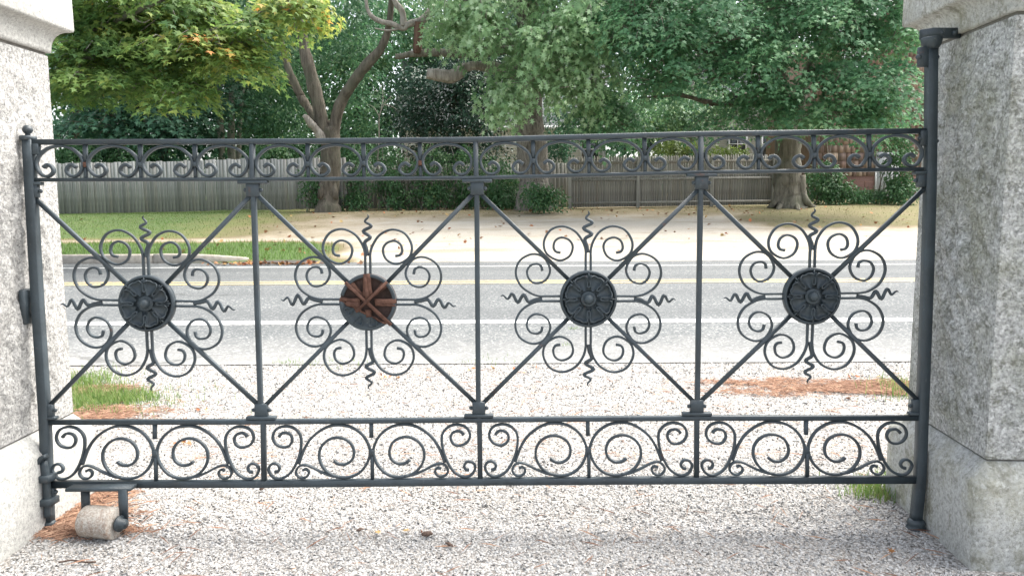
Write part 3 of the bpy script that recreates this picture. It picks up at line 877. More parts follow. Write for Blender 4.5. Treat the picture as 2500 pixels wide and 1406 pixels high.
# blades of grass
gb_t = np.array([[-.5, 0, 0], [.5, 0, 0], [-.38, .12, .45], [.38, .12, .45], [0, .42, .9]]); gb_f = [np.array([[0, 1, 3, 2]]), np.array([[2, 3, 4]])]
def blades(name, x, y, h, w, mat, label, tint=None, z=None):
    n = len(x)
    a = rng.uniform(0, 6.28, n)
    X = np.stack([np.cos(a), np.sin(a), 0*a], -1)*(w/h)[:, None]; Y = np.stack([-np.sin(a), np.cos(a), 0*a], -1)*rng.uniform(.3, 1.6, (n, 1)); N = np.tile([0, 0, 1.], (n, 1))
    zz = gz(x, y) if z is None else z
    return scatter(name, gb_t, gb_f, np.stack([x, y, zz-.004], -1), X, Y, N, h, rng.uniform(0, 1, n) if tint is None else tint, mat, label)
GRASS = m_leaf('fresh_grass', [(0, (.09, .17, .035)), (.5, (.17, .28, .07)), (.85, (.26, .34, .11)), (1, (.40, .36, .18))], .4, .6)
LAWNG = m_leaf('lawn_grass', [(0, (.22, .17, .09)), (.3, (.19, .16, .07)), (.55, (.15, .18, .065)), (1, (.14, .25, .055))], .3, .7)
def clump(spots, hmin, hmax, w, mat, label):
    X, Y = [], []
    for px, py, r, n in spots:
        q = ground(px, py); X.append(rng.normal(q[0], r, n)); Y.append(rng.normal(q[1], r*.8, n))
    x, y = np.concatenate(X), np.concatenate(Y)
    k = ~((np.abs(x+2.535) < .435) & (np.abs(y-3.375) < .435)) & ~((x > 1.80+.07*(y-2.9)) & (y > 2.9) & (y < 3.79))
    x, y = x[k], y[k]
    n = len(x)
    return blades('grass', x, y, rng.uniform(hmin, hmax, n), np.full(n, w), mat, label)
clump([(190, 945, .12, 500), (215, 965, .16, 800), (250, 975, .16, 800), (200, 990, .16, 700), (300, 975, .12, 500), (345, 976, .08, 260), (400, 985, .12, 60), (300, 1000, .2, 120), (450, 960, .3, 60), (180, 1000, .15, 400), (230, 928, .12, 260), (150, 960, .25, 500), (165, 930, .2, 500)], .03, .095, .005, GRASS, 'green grass growing along the drive behind the pale pillar')
clump([(2130, 1210, .06, 150), (2160, 1195, .07, 230), (2185, 1215, .05, 130), (2100, 1190, .04, 60), (2175, 1180, .05, 120), (2080, 1200, .10, 40)], .03, .105, .005, GRASS, 'tuft of grass at the foot of the mossy pillar')
clump([(2205, 945, .12, 160), (2225, 965, .15, 200)], .05, .14, .0055, GRASS, 'sparse grass behind the mossy pillar')
clump([(700, 889, .05, 40), (830, 890, .12, 80), (740, 891, .1, 50), (1180, 883, .1, 50), (1400, 806, .04, 45), (1385, 845, .03, 20), (285, 1012, .05, 50), (1290, 880, .1, 30)], .02, .06, .006, GRASS, 'little weeds along the edge of the road')
# far lawn and verge blades
n = 90000
x = rng.uniform(-22, 20, n); y = 16.75 + rng.uniform(0, 1, n)**1.15*11.6
t = lawn(x, y)
k = (rng.uniform(0, 1, n) < np.clip((t-.28)*1.5, 0, 1)) & (rng.uniform(0, 1, n) < np.where(t > .8, 1, .5))
x, y, t = x[k], y[k], t[k]
blades('lawn_grass', x, y, np.where(y < 19.8, rng.uniform(.06, .15, len(x)), rng.uniform(.03, .075, len(x))), np.full(len(x), .014), LAWNG, 'lawn and verge grass on the far side of the road',
       np.clip(t + rng.normal(0, .14, len(x)), 0, 1))

# ------------------------------------------------------------------ fences
WOODL = m_wood('weathered_grey_board', [(0, (.21, .215, .205)), (.35, (.27, .275, .265)), (.7, (.33, .33, .315)), (1, (.28, .265, .24))])
WOODR = m_wood('brown_grey_board', [(0, (.24, .24, .225)), (.4, (.29, .285, .265)), (.8, (.34, .335, .31)), (1, (.27, .255, .225))])
def plank_mesh(w, h, t, mat, pointed):
    if pointed:
        v = [(-w/2, 0), (w/2, 0), (w/2, h-.10), (.012, h), (-.012, h), (-w/2, h-.10)]
    else:
        v = [(-w/2, 0), (w/2, 0), (w/2, h-.012), (w/2-.012, h), (-w/2+.012, h), (-w/2, h-.012)]
    V = np.array([(x, y, z) for y in (-t/2, t/2) for x, z in v])
    return mesh_np('plank', V, [np.array([[0, 1, 2, 3, 4, 5], [11, 10, 9, 8, 7, 6]]), np.array([[i, i+6, (i+1) % 6+6, (i+1) % 6] for i in range(6)])], mat)
def fence(name, label, a, b, h, w, mat, pointed, step=None, rails=(), posts=(), ground_gap=.02, gap=.006):
    a, b = np.array(a), np.array(b)
    root = thing(name, label, 'fence', (a+b)/2)
    L = np.linalg.norm((b-a)[:2]); ex = unit((b-a)*np.array([1, 1, 0])); yaw = math.atan2(ex[1], ex[0])
    ms = [plank_mesh(w*q, h, .02, mat, pointed) for q in (1, .86, 1.08, .94)]
    s = 0; i = 0; base = origin(root)
    while s < L and i < 299:
        k = random.randrange(4); wk = w*(1, .86, 1.08, .94)[k]
        q = a + ex*(s+wk/2)
        zz = a[2]+(b[2]-a[2])*s/L
        if step: zz += step(s/L)
        o = link('plank', ms[k], root, (q - base) + np.array([0, random.uniform(-.006, .006), zz-a[2]+ground_gap]) - np.array([0, 0, q[2]-a[2]]))
        o.rotation_euler = (R(random.uniform(-.5, .5)), R(random.uniform(-.5, .5)), yaw + R(random.uniform(-2.5, 2.5)))
        o.scale = (1, 1, random.uniform(.988, 1.008))
        s += wk+gap*random.uniform(.4, 1.6); i += 1
    nrm = np.array([ex[1], -ex[0], 0])
    for z in rails:
        v, f = box((a+b)/2+nrm*.045+np.array([0, 0, z]), (L, .05, .085), np.array([ex*1.0, nrm, (0, 0, 1)])); v[:, 2] += np.interp((v-a)@ex, [0, L], [a[2]-(a[2]+b[2])/2, b[2]-(a[2]+b[2])/2])
        part('rail', v, f, mat, root)
    for s_ in posts:
        q = a+(b-a)*s_
        v, f = bevbox(q+nrm*.085+np.array([0, 0, h*.46]), (.12, .09, h*1.0), np.array([ex, nrm, (0, 0, 1)]), .006); part('post', v, f, mat, root)
    return root
fa, fb = at(-60, 527, 28.2), at(842, 517, 28.0)
fence('board_fence', 'weathered grey board fence behind the green lawn at left', fa, fb, at(150, 402, 28.2)[2]-at(150, 525, 28.2)[2], .128, WOODL, False,
      step=lambda t: .0+.03*math.floor(t*7)*.5 + (.03 if .63 < t < .74 else 0))
fa, fb = at(846, 512, 29.2), at(1385, 507, 29.0)
fence('board_fence', 'dark weathered board fence behind the thicket of shrubs', fa, fb, 1.62, .128, WOODR, False)
fa, fb = at(1386, 508, 28.0), at(1892, 501, 28.0)
fence('picket_fence', 'brown grey fence with pointed boards, rails and posts left of the broad maple', fa, fb, at(1500, 383, 28)[2]-at(1500, 507, 28)[2], .085, WOODR, True,
      rails=(.16, .98, 1.58), posts=(.008, .336, .69, .985), gap=.004)

# ------------------------------------------------------------------ foliage
def leaf_template(kind):
    if kind == 'maple':
        pts = [(0, 0), (.36, -.10), (.22, .14), (.62, .30), (.22, .36), (.40, .74), (.11, .52), (0, 1.05), (-.11, .52), (-.40, .74), (-.22, .36), (-.62, .30), (-.22, .14), (-.36, -.10)]
        V = np.array([(x, y, -.12*abs(x)-.15*y*y) for x, y in pts] + [(0, .30, .02)])
        n = len(pts); Fs = [np.array([[n, i, (i+1) % n] for i in range(n)])]
    elif kind == 'oak':
        pts = [(0, 0), (.08, .2), (.40, .26), (.10, .42), (.42, .66), (.09, .68), (0, 1.08), (-.09, .68), (-.42, .66), (-.10, .42), (-.40, .26), (-.08, .2)]
        V = np.array([(x, y, -.12*abs(x)-.22*y*y) for x, y in pts]); Fs = [np.array([list(range(12))])]
    elif kind == 'maple10':
        pts = [(0, .04), (.38, -.08), (.22, .18), (.62, .36), (.17, .46), (0, 1.05), (-.17, .46), (-.62, .36), (-.22, .18), (-.38, -.08)]
        V = np.array([(x, y, -.12*abs(x)-.18*y*y) for x, y in pts]); Fs = [np.array([list(range(10))])]
    else:
        V = np.array([(0, 0, 0), (.26, .3, -.05), (.2, .66, -.1), (0, 1, -.22), (-.2, .66, -.1), (-.26, .3, -.05)])
        Fs = [np.array([[0, 1, 2, 3], [0, 3, 4, 5]])]
    return V, Fs
def crown(parent, kind, mat, lobes, nspray, R0, nleaf, ls, up_=.8, out=.55, jit=.45, shell=.35, name='crown', tintb=None, seed=0, flat=.25, droop=.35, twig=None):
    """lobes: (centre, radii, weight); leaf sprays layered through the outer part of each lobe"""
    r = np.random.default_rng(seed+11)
    cs = np.array([l[0] for l in lobes]); rs = np.array([l[1] for l in lobes])
    w = np.array([l[2] if len(l) > 2 else np.prod(l[1])**(2/3) for l in lobes]); w = w/w.sum()
    li = r.choice(len(lobes), nspray, p=w)
    d = unit(r.normal(0, 1, (nspray, 3)))
    rad = (shell**3 + (1-shell**3)*r.uniform(0, 1, nspray))**(1/3)
    P = cs[li] + d*rs[li]*rad[:, None]
    o = unit(d*np.array([1, 1, .35]) + r.normal(0, .25, (nspray, 3)))
    N = unit(np.array([0, 0, up_]) + o*out + r.normal(0, .18, (nspray, 3)))
    T1 = unit(o - (o*N).sum(1, keepdims=True)*N); T2 = np.cross(N, T1)
    RR = R0*r.uniform(.65, 1.3, nspray)
    m = nspray*nleaf
    si = np.repeat(np.arange(nspray), nleaf)
    a = r.uniform(0, 2*np.pi, m); q = np.sqrt(r.uniform(0, 1, m))
    u = q*np.cos(a)*1.25; v = q*np.sin(a)*.85
    pos = P[si] + RR[si, None]*(u[:, None]*T1[si] + v[:, None]*T2[si]) + N[si]*(r.normal(0, flat, m)*RR[si])[:, None]
    pos[:, 2] -= droop*RR[si]*(q**2)
    tipd = unit(T1[si]*(.5+.6*u[:, None]) + T2[si]*v[:, None] + r.normal(0, .45, (m, 3)) + np.array([0, 0, -.45]))
    nn = unit(N[si] + r.normal(0, jit, (m, 3)))
    Y = unit(tipd - (tipd*nn).sum(1, keepdims=True)*nn); X = np.cross(Y, nn)
    if parent is not None and twig is not None:
        mb = MB(); q0 = P - d*rs[li]*r.uniform(.25, .6, (nspray, 1)) - np.array([0, 0, .12]); q1 = P + T1*RR[:, None]*.7 - np.array([0, 0, .5])*droop*RR[:, None]
        w_ = .012; e = np.array([[w_, 0, 0], [-w_*.5, 0, w_*.9], [-w_*.5, 0, -w_*.9]])
        TV = np.concatenate([q0[:, None]+e*1.3, P[:, None]-N[:, None]*.03+e, q1[:, None]+e*.3], 1).reshape(-1, 3)
        fq = np.array([[a+3*k, (a+1) % 3+3*k, (a+1) % 3+3*k+3, a+3*k+3] for k in (0, 1) for a in range(3)])
        part('twigs', TV, (fq[None]+(np.arange(nspray)*9)[:, None, None]).reshape(-1, 4), twig, parent)['kind'] = 'stuff'
    V, Fs = leaf_template(kind)
    s = ls*r.uniform(.7, 1.25, m)
    st = r.normal(0, .12, nspray)
    tint = np.clip(.45 + st[si] + r.normal(0, .13, m) + (0 if tintb is None else tintb(pos)), 0, 1)
    return scatter(name, V, Fs, pos, X, Y, nn, s, tint, mat, None, False, parent, None)
def limb(parent, pts, r0, r1, mat, name='limb', k=9, m=6, rough=.07, seed=1, radii=None):
    p = cr(pts, max(m, 6))
    if len(p) > 4:                                    # knees and swellings
        rr_ = np.random.default_rng(seed+500); rm = max(radii) if radii else max(r0, r1)
        p[1:-1] += np.cumsum(rr_.normal(0, .05, (len(p)-2, 3)), 0)*.35*rm - 0
    t = np.linspace(0, 1, len(p))
    rad = np.interp(t, np.linspace(0, 1, len(radii)), radii) if radii else r0+(r1-r0)*t
    rad = rad*(1+.07*np.sin(np.linspace(0, 9+seed % 5, len(rad))+seed)+np.random.default_rng(seed+900).normal(0, .035, len(rad)))
    v, f = tube(p, rad, k, rough, seed)
    return part(name, v, f, mat, parent, True)
def lobe(px, py, d, wpx, hpx, ry, w=None):
    c = at(px, py, d); s = d/F
    q = (c, np.array([wpx*s, ry, hpx*s]))
    return q if w is None else q+(w,)
DOFF = 0.
def L3(*p): return [at(q[0], q[1], q[2]+DOFF) for q in p]

MAPLE_Y = m_leaf('yellowing_maple_leaves', [(0, (.10, .20, .07)), (.4, (.19, .30, .08)), (.7, (.31, .37, .09)), (.92, (.46, .40, .10)), (1, (.6, .26, .08))], .5)
MAPLE_G = m_leaf('deep_green_maple_leaves', [(0, (.055, .15, .075)), (.45, (.11, .255, .125)), (.8, (.21, .38, .19)), (1, (.32, .46, .23))], .46)
MAPLE_D = m_leaf('dark_maple_leaves', [(0, (.03, .09, .055)), (.5, (.06, .155, .09)), (1, (.13, .24, .13))], .4)
OAK = m_leaf('silvery_oak_leaves', [(0, (.13, .26, .12)), (.45, (.28, .44, .22)), (.8, (.43, .58, .35)), (1, (.56, .66, .47))], .42, .35)
WOODS = m_leaf('woodland_leaves', [(0, (.03, .095, .05)), (.5, (.08, .185, .09)), (.85, (.155, .275, .12)), (1, (.24, .33, .13))], .42)
HOLLY = m_leaf('glossy_dark_leaves', [(0, (.014, .04, .026)), (.6, (.03, .075, .045)), (1, (.07, .13, .08))], .15, .3)
BUSH = m_leaf('shrub_leaves', [(0, (.03, .08, .03)), (.5, (.06, .15, .06)), (.9, (.13, .23, .085)), (1, (.24, .26, .09))], .32)
BARK_G = m_bark('grey_bark', (.085, .078, .066), (.22, .205, .17), (.13, .14, .095))
BARK_O = m_bark('furrowed_oak_bark', (.07, .063, .055), (.29, .27, .24), None, 14)
BARK_B = m_bark('brown_bark', (.055, .047, .038), (.165, .145, .118), (.085, .095, .065))
BARK_P = m_bark('pale_bark', (.25, .23, .2), (.42, .4, .36))
DEAD = m_bark('bare_dead_wood', (.16, .14, .12), (.36, .335, .30))
REDW = m_bark('raw_red_wood', (.075, .045, .035), (.17, .105, .08))

# maple at left whose boughs reach across the view
t1 = thing('maple_tree', 'yellowing maple whose boughs hang in from behind the pale pillar', 'tree', ground(-90, 598))
b0 = origin(t1)
limb(t1, [b0+np.array([0, 0, -.2]), b0+np.array([.05, 0, 1.6]), b0+np.array([.0, .1, 3.6]), b0+np.array([-.2, .2, 6.5]), b0+np.array([-.1, .3, 10])], .42, .12, BARK_G, 'trunk', 12)
limb(t1, [b0+np.array([0, .0, 2.6])] + L3((140, 178, 17.6), (250, 165, 16.8), (345, 128, 16.2), (440, 95, 15.8)), .13, .03, BARK_G, seed=2)
limb(t1, L3((330, 135, 16.3), (380, 120, 15.6), (450, 92, 15.2), (560, 60, 15), (640, 28, 15)), .05, .015, BARK_G, seed=3)
limb(t1, [b0+np.array([0, .0, 3.2])] + L3((130, 90, 17.2), (240, 70, 16.0), (330, 30, 15.2), (420, -10, 15)), .11, .03, BARK_G, seed=4)
for i, pp in enumerate((((220, 165, 16.9), (280, 180, 16), (340, 195, 15.5)), ((300, 30, 15.6), (345, 55, 15), (365, 50, 14.8)), ((350, 125, 16), (420, 140, 15.4), (440, 128, 15.2)), ((410, 98, 15.8), (395, 130, 15.4), (370, 150, 15.2)), ((150, 185, 17), (170, 240, 16.4), (185, 262, 16.2)))):
    limb(t1, L3(*pp), .022, .006, DEAD, 'twig', 6, seed=20+i)
HOT = L3((410, 110, 15.4), (480, 98, 15.4), (505, 96, 15.3), (520, 92, 15.3), (590, 150, 15.2), (295, 95, 16), (660, 30, 15.4), (720, 10, 15.4), (700, 5, 15.6))
def yel(p):
    # leaves turn towards the tips of the boughs
    return np.clip((p[:, 0]+8.6)/5.5, -.3, 1)*.24 - .20 + .10*wob(p[:, 0], p[:, 2]*2, 1.6, 8) + .42*sum(np.exp(-(np.abs(p[:, 0]-h[0])/.3)**3-(np.abs(p[:, 2]-h[2])/.22)**3) for h in HOT)*ss(-.2, .3, wob(p[:, 0], p[:, 2], 9, 2))
crown(t1, 'maple10', MAPLE_Y, [lobe(230, 55, 16.4, 190, 50, 1.5), lobe(420, 35, 16, 180, 36, 1.3), lobe(490, 105, 15.4, 140, 26, 1.0, 1.0), lobe(290, 130, 15.8, 170, 34, 1.2, 1.0), lobe(290, 195, 15.5, 170, 15, 1.1, .95), lobe(440, 212, 15.3, 80, 18, .7, .42), lobe(570, 135, 15.3, 60, 22, .7, .45),
      lobe(170, 205, 16.2, 60, 14, 1.0, .35), lobe(725, 5, 15.6, 75, 18, .8, .5), lobe(330, 5, 16, 260, 40, 1.6, 1.5), lobe(620, 55, 15.3, 50, 22, .6, .3), lobe(180, -160, 17, 420, 130, 3.0, 3.2), lobe(-120, 60, 17.5, 220, 150, 2.8, 1.6)],
      600, .50, 62, .125, seed=1, tintb=yel, shell=.2, droop=.35, flat=.08, jit=.32, up_=.95, out=.45, twig=DEAD)

# dark maple behind the left fence
t2 = thing('maple_tree', 'dark green maple behind the weathered board fence at left', 'tree', at(397, 480, 33))
b0 = origin(t2)
limb(t2, [b0-np.array([0, 0, .6])] + L3((397, 405, 33), (396, 350, 33), (385, 260, 33), (370, 100, 33.4)), .28, .12, BARK_B, 'trunk', 10, seed=5)
limb(t2, L3((393, 330, 33), (450, 260, 32.5), (520, 190, 32)), .1, .03, BARK_B, seed=6)
limb(t2, L3((393, 320, 33), (320, 250, 32.5), (240, 210, 32)), .1, .03, BARK_B, seed=7)
crown(t2, 'maple10', MAPLE_D, [lobe(340, 300, 32.2, 210, 66, 2.6), lobe(230, 330, 32, 110, 50, 2), lobe(420, 200, 33, 220, 110, 3), lobe(300, 50, 34, 330, 170, 4), lobe(450, 330, 33, 60, 50, 1.8)], 420, .85, 50, .20, seed=2, shell=.5, flat=.12, jit=.34, twig=BARK_B)

# two stemmed tree left of centre
t4 = thing('forked_tree', 'tall tree forking into two leaning stems with a broken stub', 'tree', at(800, 516, 27.4))
b0 = origin(t4); DOFF = b0[1]-26.2
limb(t4, [b0-np.array([0, 0, .15])] + L3((799, 490, 26.2), (801, 440, 26.2), (802, 385, 26.2), (803, 335, 26.2), (800, 305, 26.2)), 0, 0, BARK_B, 'trunk', 14, 4, .05, 8, radii=[.5, .40, .35, .33, .34, .36, .2])
limb(t4, L3((790, 345, 26.2), (784, 290, 26.2), (768, 215, 26.2), (748, 140, 26.2), (735, 70, 26.2), (728, 20, 26.3), (720, -120, 26.5)), .27, .13, BARK_B, 'stem', 11, seed=9)
limb(t4, L3((812, 345, 26.2), (825, 270, 26.2), (850, 220, 26.1), (890, 165, 26), (925, 125, 26), (945, 85, 26), (955, 30, 26), (965, -80, 26)), .22, .09, BARK_B, 'stem', 11, seed=10)
limb(t4, L3((735, 235, 27), (712, 190, 27), (695, 140, 27), (685, 90, 27)), .16, .08, BARK_B, 'stem', 9, seed=11)
limb(t4, L3((775, 300, 26.9), (752, 262, 27), (735, 235, 27)), .16, .15, BARK_B, 'stem', 9, seed=12)
limb(t4, L3((790, 345, 26.1), (775, 320, 26), (758, 300, 25.9), (745, 284, 25.9)), .17, .09, DEAD, 'broken_stub', 10, rough=.14, seed=13)
for i, (x0, y0) in enumerate(((770, 500), (832, 503), (815, 508), (785, 508))):
    q = ground(x0, y0+5)
    limb(t4, L3((800+(x0-800)*.42, 450, 26.15), (800+(x0-800)*.6, 484, 26.1)) + [q*.5+b0*.5+np.array([0, -.1, .14]), q+np.array([0, -.05, -.03])], .14, .06, BARK_B, 'root_flare', 8, seed=14+i)
crown(t4, 'ash', WOODS, [lobe(640, 300, 33, 50, 60, 1.5, .7), lobe(690, 260, 33.5, 90, 90, 1.8), lobe(680, 120, 33.5, 120, 110, 2.4), lobe(850, 50, 33, 110, 100, 2.2), lobe(900, 270, 33, 60, 110, 1.8), lobe(800, -170, 30, 330, 110, 4), lobe(640, 30, 29.5, 70, 50, 1.2, .6)], 430, .62, 52, .15, seed=3, shell=.3)

# big oak in the centre
t5 = thing('oak_tree', 'massive oak with furrowed trunk and silvery green drooping leaves', 'tree', at(1303, 509, 27.4))
b0 = origin(t5); DOFF = b0[1]-26.6
limb(t5, [b0-np.array([0, 0, .2])] + L3((1303, 470, 26.6), (1303, 420, 26.6), (1300, 340, 26.6), (1297, 250, 26.6), (1296, 120, 26.6), (1292, -60, 26.8), (1288, -260, 27)), 0, 0, BARK_O, 'trunk', 22, 5, .04, 22, radii=[.75, .62, .52, .48, .465, .45, .36, .24])
limb(t5, L3((1290, 165, 26.6), (1240, 178, 26), (1200, 165, 25.6), (1140, 162, 25.3), (1105, 185, 25.2), (1042, 180, 25.1)), 0, 0, DEAD, 'sawn_limb', 11, 4, .1, 23, radii=[.24, .21, .18, .16, .2, .17])
limb(t5, L3((1290, 110, 27), (1200, 125, 26.8), (1130, 132, 26.6), (1070, 128, 26.5), (1010, 130, 26.4), (965, 138, 26.3)), .2, .1, BARK_G, 'limb', 10, seed=24)
limb(t5, L3((1018, 130, 26.3), (1019, 100, 26.2), (1022, 55, 26.2)), .13, .16, REDW, 'torn_limb', 10, rough=.12, seed=25)
limb(t5, L3((1060, 20, 26.6), (1030, 50, 26.3), (1000, 58, 26.2), (985, 70, 26.2), (960, 60, 26.1), (920, 48, 26), (900, 25, 26), (893, -20, 26)), .14, .05, DEAD, seed=26)
limb(t5, L3((985, 65, 26.2), (982, 30, 26.2), (965, 5, 26.2), (950, -40, 26.2)), .12, .07, DEAD, seed=27)
limb(t5, L3((985, 68, 26.2), (950, 75, 26), (915, 70, 25.9)), .05, .02, DEAD, 'twig', 6, seed=28)
limb(t5, L3((1035, 72, 26.2), (1075, 70, 26.1), (1100, 75, 26)), .04, .015, DEAD, 'twig', 6, seed=29)
limb(t5, L3((1296, 60, 26.4), (1380, 30, 25), (1470, 40, 24.4), (1540, 80, 24)), .2, .05, BARK_O, seed=30)
limb(t5, L3((1296, 20, 26.4), (1220, -20, 25), (1130, 0, 24.4)), .2, .05, BARK_O, seed=31)
crown(t5, 'oak', OAK, [lobe(1180, 60, 24.6, 130, 60, 1.3), lobe(1330, 90, 24.2, 170, 70, 1.4), lobe(1290, 190, 24.2, 130, 50, 1.1), lobe(1430, 190, 24, 85, 60, 1.1), lobe(1240, 235, 24.2, 60, 30, .8, .8), lobe(1400, 60, 24, 110, 80, 1.3), lobe(1130, 20, 24.8, 80, 40, 1.1),
      lobe(1300, -130, 26, 330, 130, 3.4), lobe(1340, 150, 27.8, 120, 90, .8, .8)], 360, .46, 54, .21, seed=4, shell=.15, jit=.5, droop=.7, up_=.65, out=.7, flat=.16, twig=DEAD)

# broad maple at right
t6 = thing('maple_tree', 'broad green maple with flared roots right of the pointed fence', 'tree', ground(1928, 506))
b0 = origin(t6); DOFF = b0[1]-25.6
limb(t6, [b0-np.array([-.0, 0, .15])] + L3((1927, 478, 25.6), (1927, 440, 25.6), (1928, 390, 25.6), (1928, 330, 25.6), (1922, 285, 25.6)), 0, 0, BARK_G, 'trunk', 18, 4, .035, 41, radii=[.60, .49, .44, .43, .46, .36])
limb(t6, L3((1912, 315, 25.6), (1906, 250, 25.6), (1905, 180, 25.6), (1912, 100, 25.6), (1900, -60, 25.6)), .29, .14, BARK_G, 'stem', 11, seed=42)
limb(t6, L3((1943, 315, 25.6), (1952, 250, 25.7), (1975, 170, 25.8), (2010, 80, 26), (2040, -60, 26)), .25, .12, BARK_G, 'stem', 11, seed=43)
limb(t6, L3((1905, 262, 25.5), (1840, 252, 25), (1760, 255, 24.5), (1690, 240, 24), (1630, 222, 23.6)), .15, .03, BARK_B, seed=44)
limb(t6, L3((1740, 255, 24.4), (1660, 235, 24.0), (1560, 240, 23.6)), .07, .02, BARK_B, seed=45)
limb(t6, L3((1905, 200, 25.5), (1800, 150, 24.6), (1680, 110, 24), (1560, 90, 23.6)), .14, .03, BARK_B, seed=46)
limb(t6, L3((1970, 180, 25.8), (2060, 150, 25.2), (2160, 140, 24.8)), .12, .03, BARK_B, seed=47)
for i, (x0, y0) in enumerate(((1885, 505), (1905, 510), (1945, 511), (1978, 503))):
    limb(t6, L3((1927+(x0-1927)*.45, 430, 25.5), (1927+(x0-1927)*.6, 470, 25.4), (1927+(x0-1927)*.85, 495, 25.3)) + [ground(1927+(x0-1927)*1.25, y0+2)+np.array([0, 0, -.04])], .2, .07, BARK_G, 'root_flare', 9, seed=48+i)
crown(t6, 'maple10', MAPLE_G, [lobe(1560, 60, 24, 130, 90, 2), lobe(1720, 100, 23.8, 170, 80, 2), lobe(1850, 150, 23.6, 130, 60, 1.6), lobe(1640, 190, 24, 160, 50, 1.8), lobe(1490, 275, 25.5, 110, 55, 1.2, 2.0), lobe(1800, 285, 25, 120, 35, 1.2, .7), lobe(2000, 265, 23.8, 110, 45, 1.3), lobe(2120, 200, 24, 100, 60, 1.6),
      lobe(2180, 80, 24.4, 90, 70, 1.8), lobe(2150, 240, 23.9, 80, 34, 1.2), lobe(1990, 60, 24.6, 160, 70, 2.2), lobe(1780, -120, 26, 520, 120, 4.2), lobe(2120, 290, 24.2, 70, 25, .9, .5), lobe(1880, 230, 24, 90, 30, 1.0, .5), lobe(1760, 20, 25, 300, 70, 2.4), lobe(2080, 20, 25, 160, 60, 2.0), lobe(2040, 200, 24.2, 100, 40, 1.3, .6)],
      780, .64, 72, .14, seed=5, shell=.3, flat=.10, twig=BARK_G, jit=.33, up_=.85, out=.6, tintb=lambda p: .06*wob(p[:, 0], p[:, 2], 2, 4))

DOFF = 0.
# three slender pale trunks behind the left fence
for i, (px, top, rr, wid, lab) in enumerate(((541, 300, .17, 0, 'leftmost and shortest looking of three pale slender trunks behind the fence'), (566, 235, .19, 10, 'thickest middle one of three pale slender trunks behind the fence'), (583, 170, .13, 24, 'thin leaning rightmost one of three pale slender trunks behind the fence'))):
    t = thing('slender_tree', lab, 'tree', at(px, 470, 34+i*.4), 'pale slender trunks behind the left fence')
    limb(t, [origin(t)-np.array([0, 0, .5])] + L3((px, 400, 34+i*.4), (px-3+wid*.2, 320, 34+i*.4), (px-6+wid*.6, 230, 34+i*.4), (px-4+wid, 60, 34.5+i*.4), (px+wid, -150, 35)), rr, rr*.5, BARK_P, 'trunk', 9, seed=60+i)
    crown(t, 'ash', WOODS, [lobe(px+wid+i*40-40, -30, 35.5, 150, 110, 2.4), lobe(px+i*30-30, 140, 36, 80, 70, 1.6, 2)], 60, .7, 46, .2, seed=60+i, shell=.2)

# trees and bushes beyond the fences
def backtree(name, label, px, d, trunk_r, mat, bark, kind, lobes, ns, R0, nl, ls, seed, **kw):
    t = thing(name, label, 'tree' if 'tree' in name else 'shrub', (at(px, 480, d)[0], d, gz(at(px, 480, d)[0], d)))
    q = origin(t)
    limb(t, [q-np.array([0, 0, .2]), q+np.array([.05, 0, 1.5]), q+np.array([-.1, .1, 4]), q+np.array([.1, .1, 8])], trunk_r, trunk_r*.4, bark, 'trunk', 9, seed=seed)
    crown(t, kind, mat, lobes, ns, R0, nl, ls, seed=seed, **kw)
    return t
backtree('holly_tree', 'dark glossy evergreen tree behind the fence between the forked tree and the oak', 1120, 32.5, .16, HOLLY, BARK_B, 'ash',
         [lobe(1120, 270, 32, 140, 110, 2.2), lobe(1180, 180, 32.5, 120, 90, 2.2), lobe(1010, 240, 33, 70, 90, 1.6, 1.5), lobe(1090, 380, 31.6, 170, 45, 1.4, 1.5)], 520, .6, 56, .13, 71, shell=.2)
backtree('young_tree', 'loose pale green tree behind the pointed fence right of the oak', 1690, 37, .16, WOODS, BARK_P, 'ash',
         [lobe(1640, 290, 37, 90, 60, 2), lobe(1700, 250, 38, 70, 60, 2), lobe(1590, 330, 36.5, 60, 30, 1.4, .8), lobe(1520, 290, 36, 70, 50, 1.4, 1.2)], 170, .75, 48, .17, 72, shell=.2, tintb=lambda p: .22)
backtree('tall_tree', 'tall mid green tree rising behind the dark maple at far left', 200, 45, .3, WOODS, BARK_B, 'ash',
         [lobe(120, 330, 44, 140, 90, 3), lobe(200, 130, 45, 260, 170, 4), lobe(420, 60, 47, 220, 170, 4)], 330, 1.1, 50, .26, 73, shell=.5)
backtree('tall_tree', 'tall tree filling the gap between the pale trunks and the forked tree', 660, 42, .28, WOODS, BARK_B, 'ash',
         [lobe(650, 260, 41, 120, 110, 3), lobe(680, 90, 42, 160, 140, 3.5), lobe(620, 390, 40, 120, 40, 2, 1.4)], 300, 1.0, 50, .24, 74, shell=.4, tintb=lambda p: -.08)
backtree('tall_tree', 'tall tree with bright leaves seen through the fork of the leaning stems', 880, 40, .28, WOODS, BARK_B, 'ash',
         [lobe(870, 220, 39, 120, 120, 3), lobe(930, 60, 40, 180, 120, 3.5), lobe(860, 380, 38, 90, 50, 2)], 300, .95, 50, .22, 75, shell=.3, tintb=lambda p: .12)
backtree('tall_tree', 'tall dark tree standing behind the oak crown', 1250, 44, .3, MAPLE_D, BARK_B, 'ash',
         [lobe(1180, 60, 44, 200, 160, 4), lobe(1420, 30, 45, 220, 170, 4), lobe(1400, 240, 40, 60, 40, 2, .6)], 300, 1.1, 50, .26, 76, shell=.4)
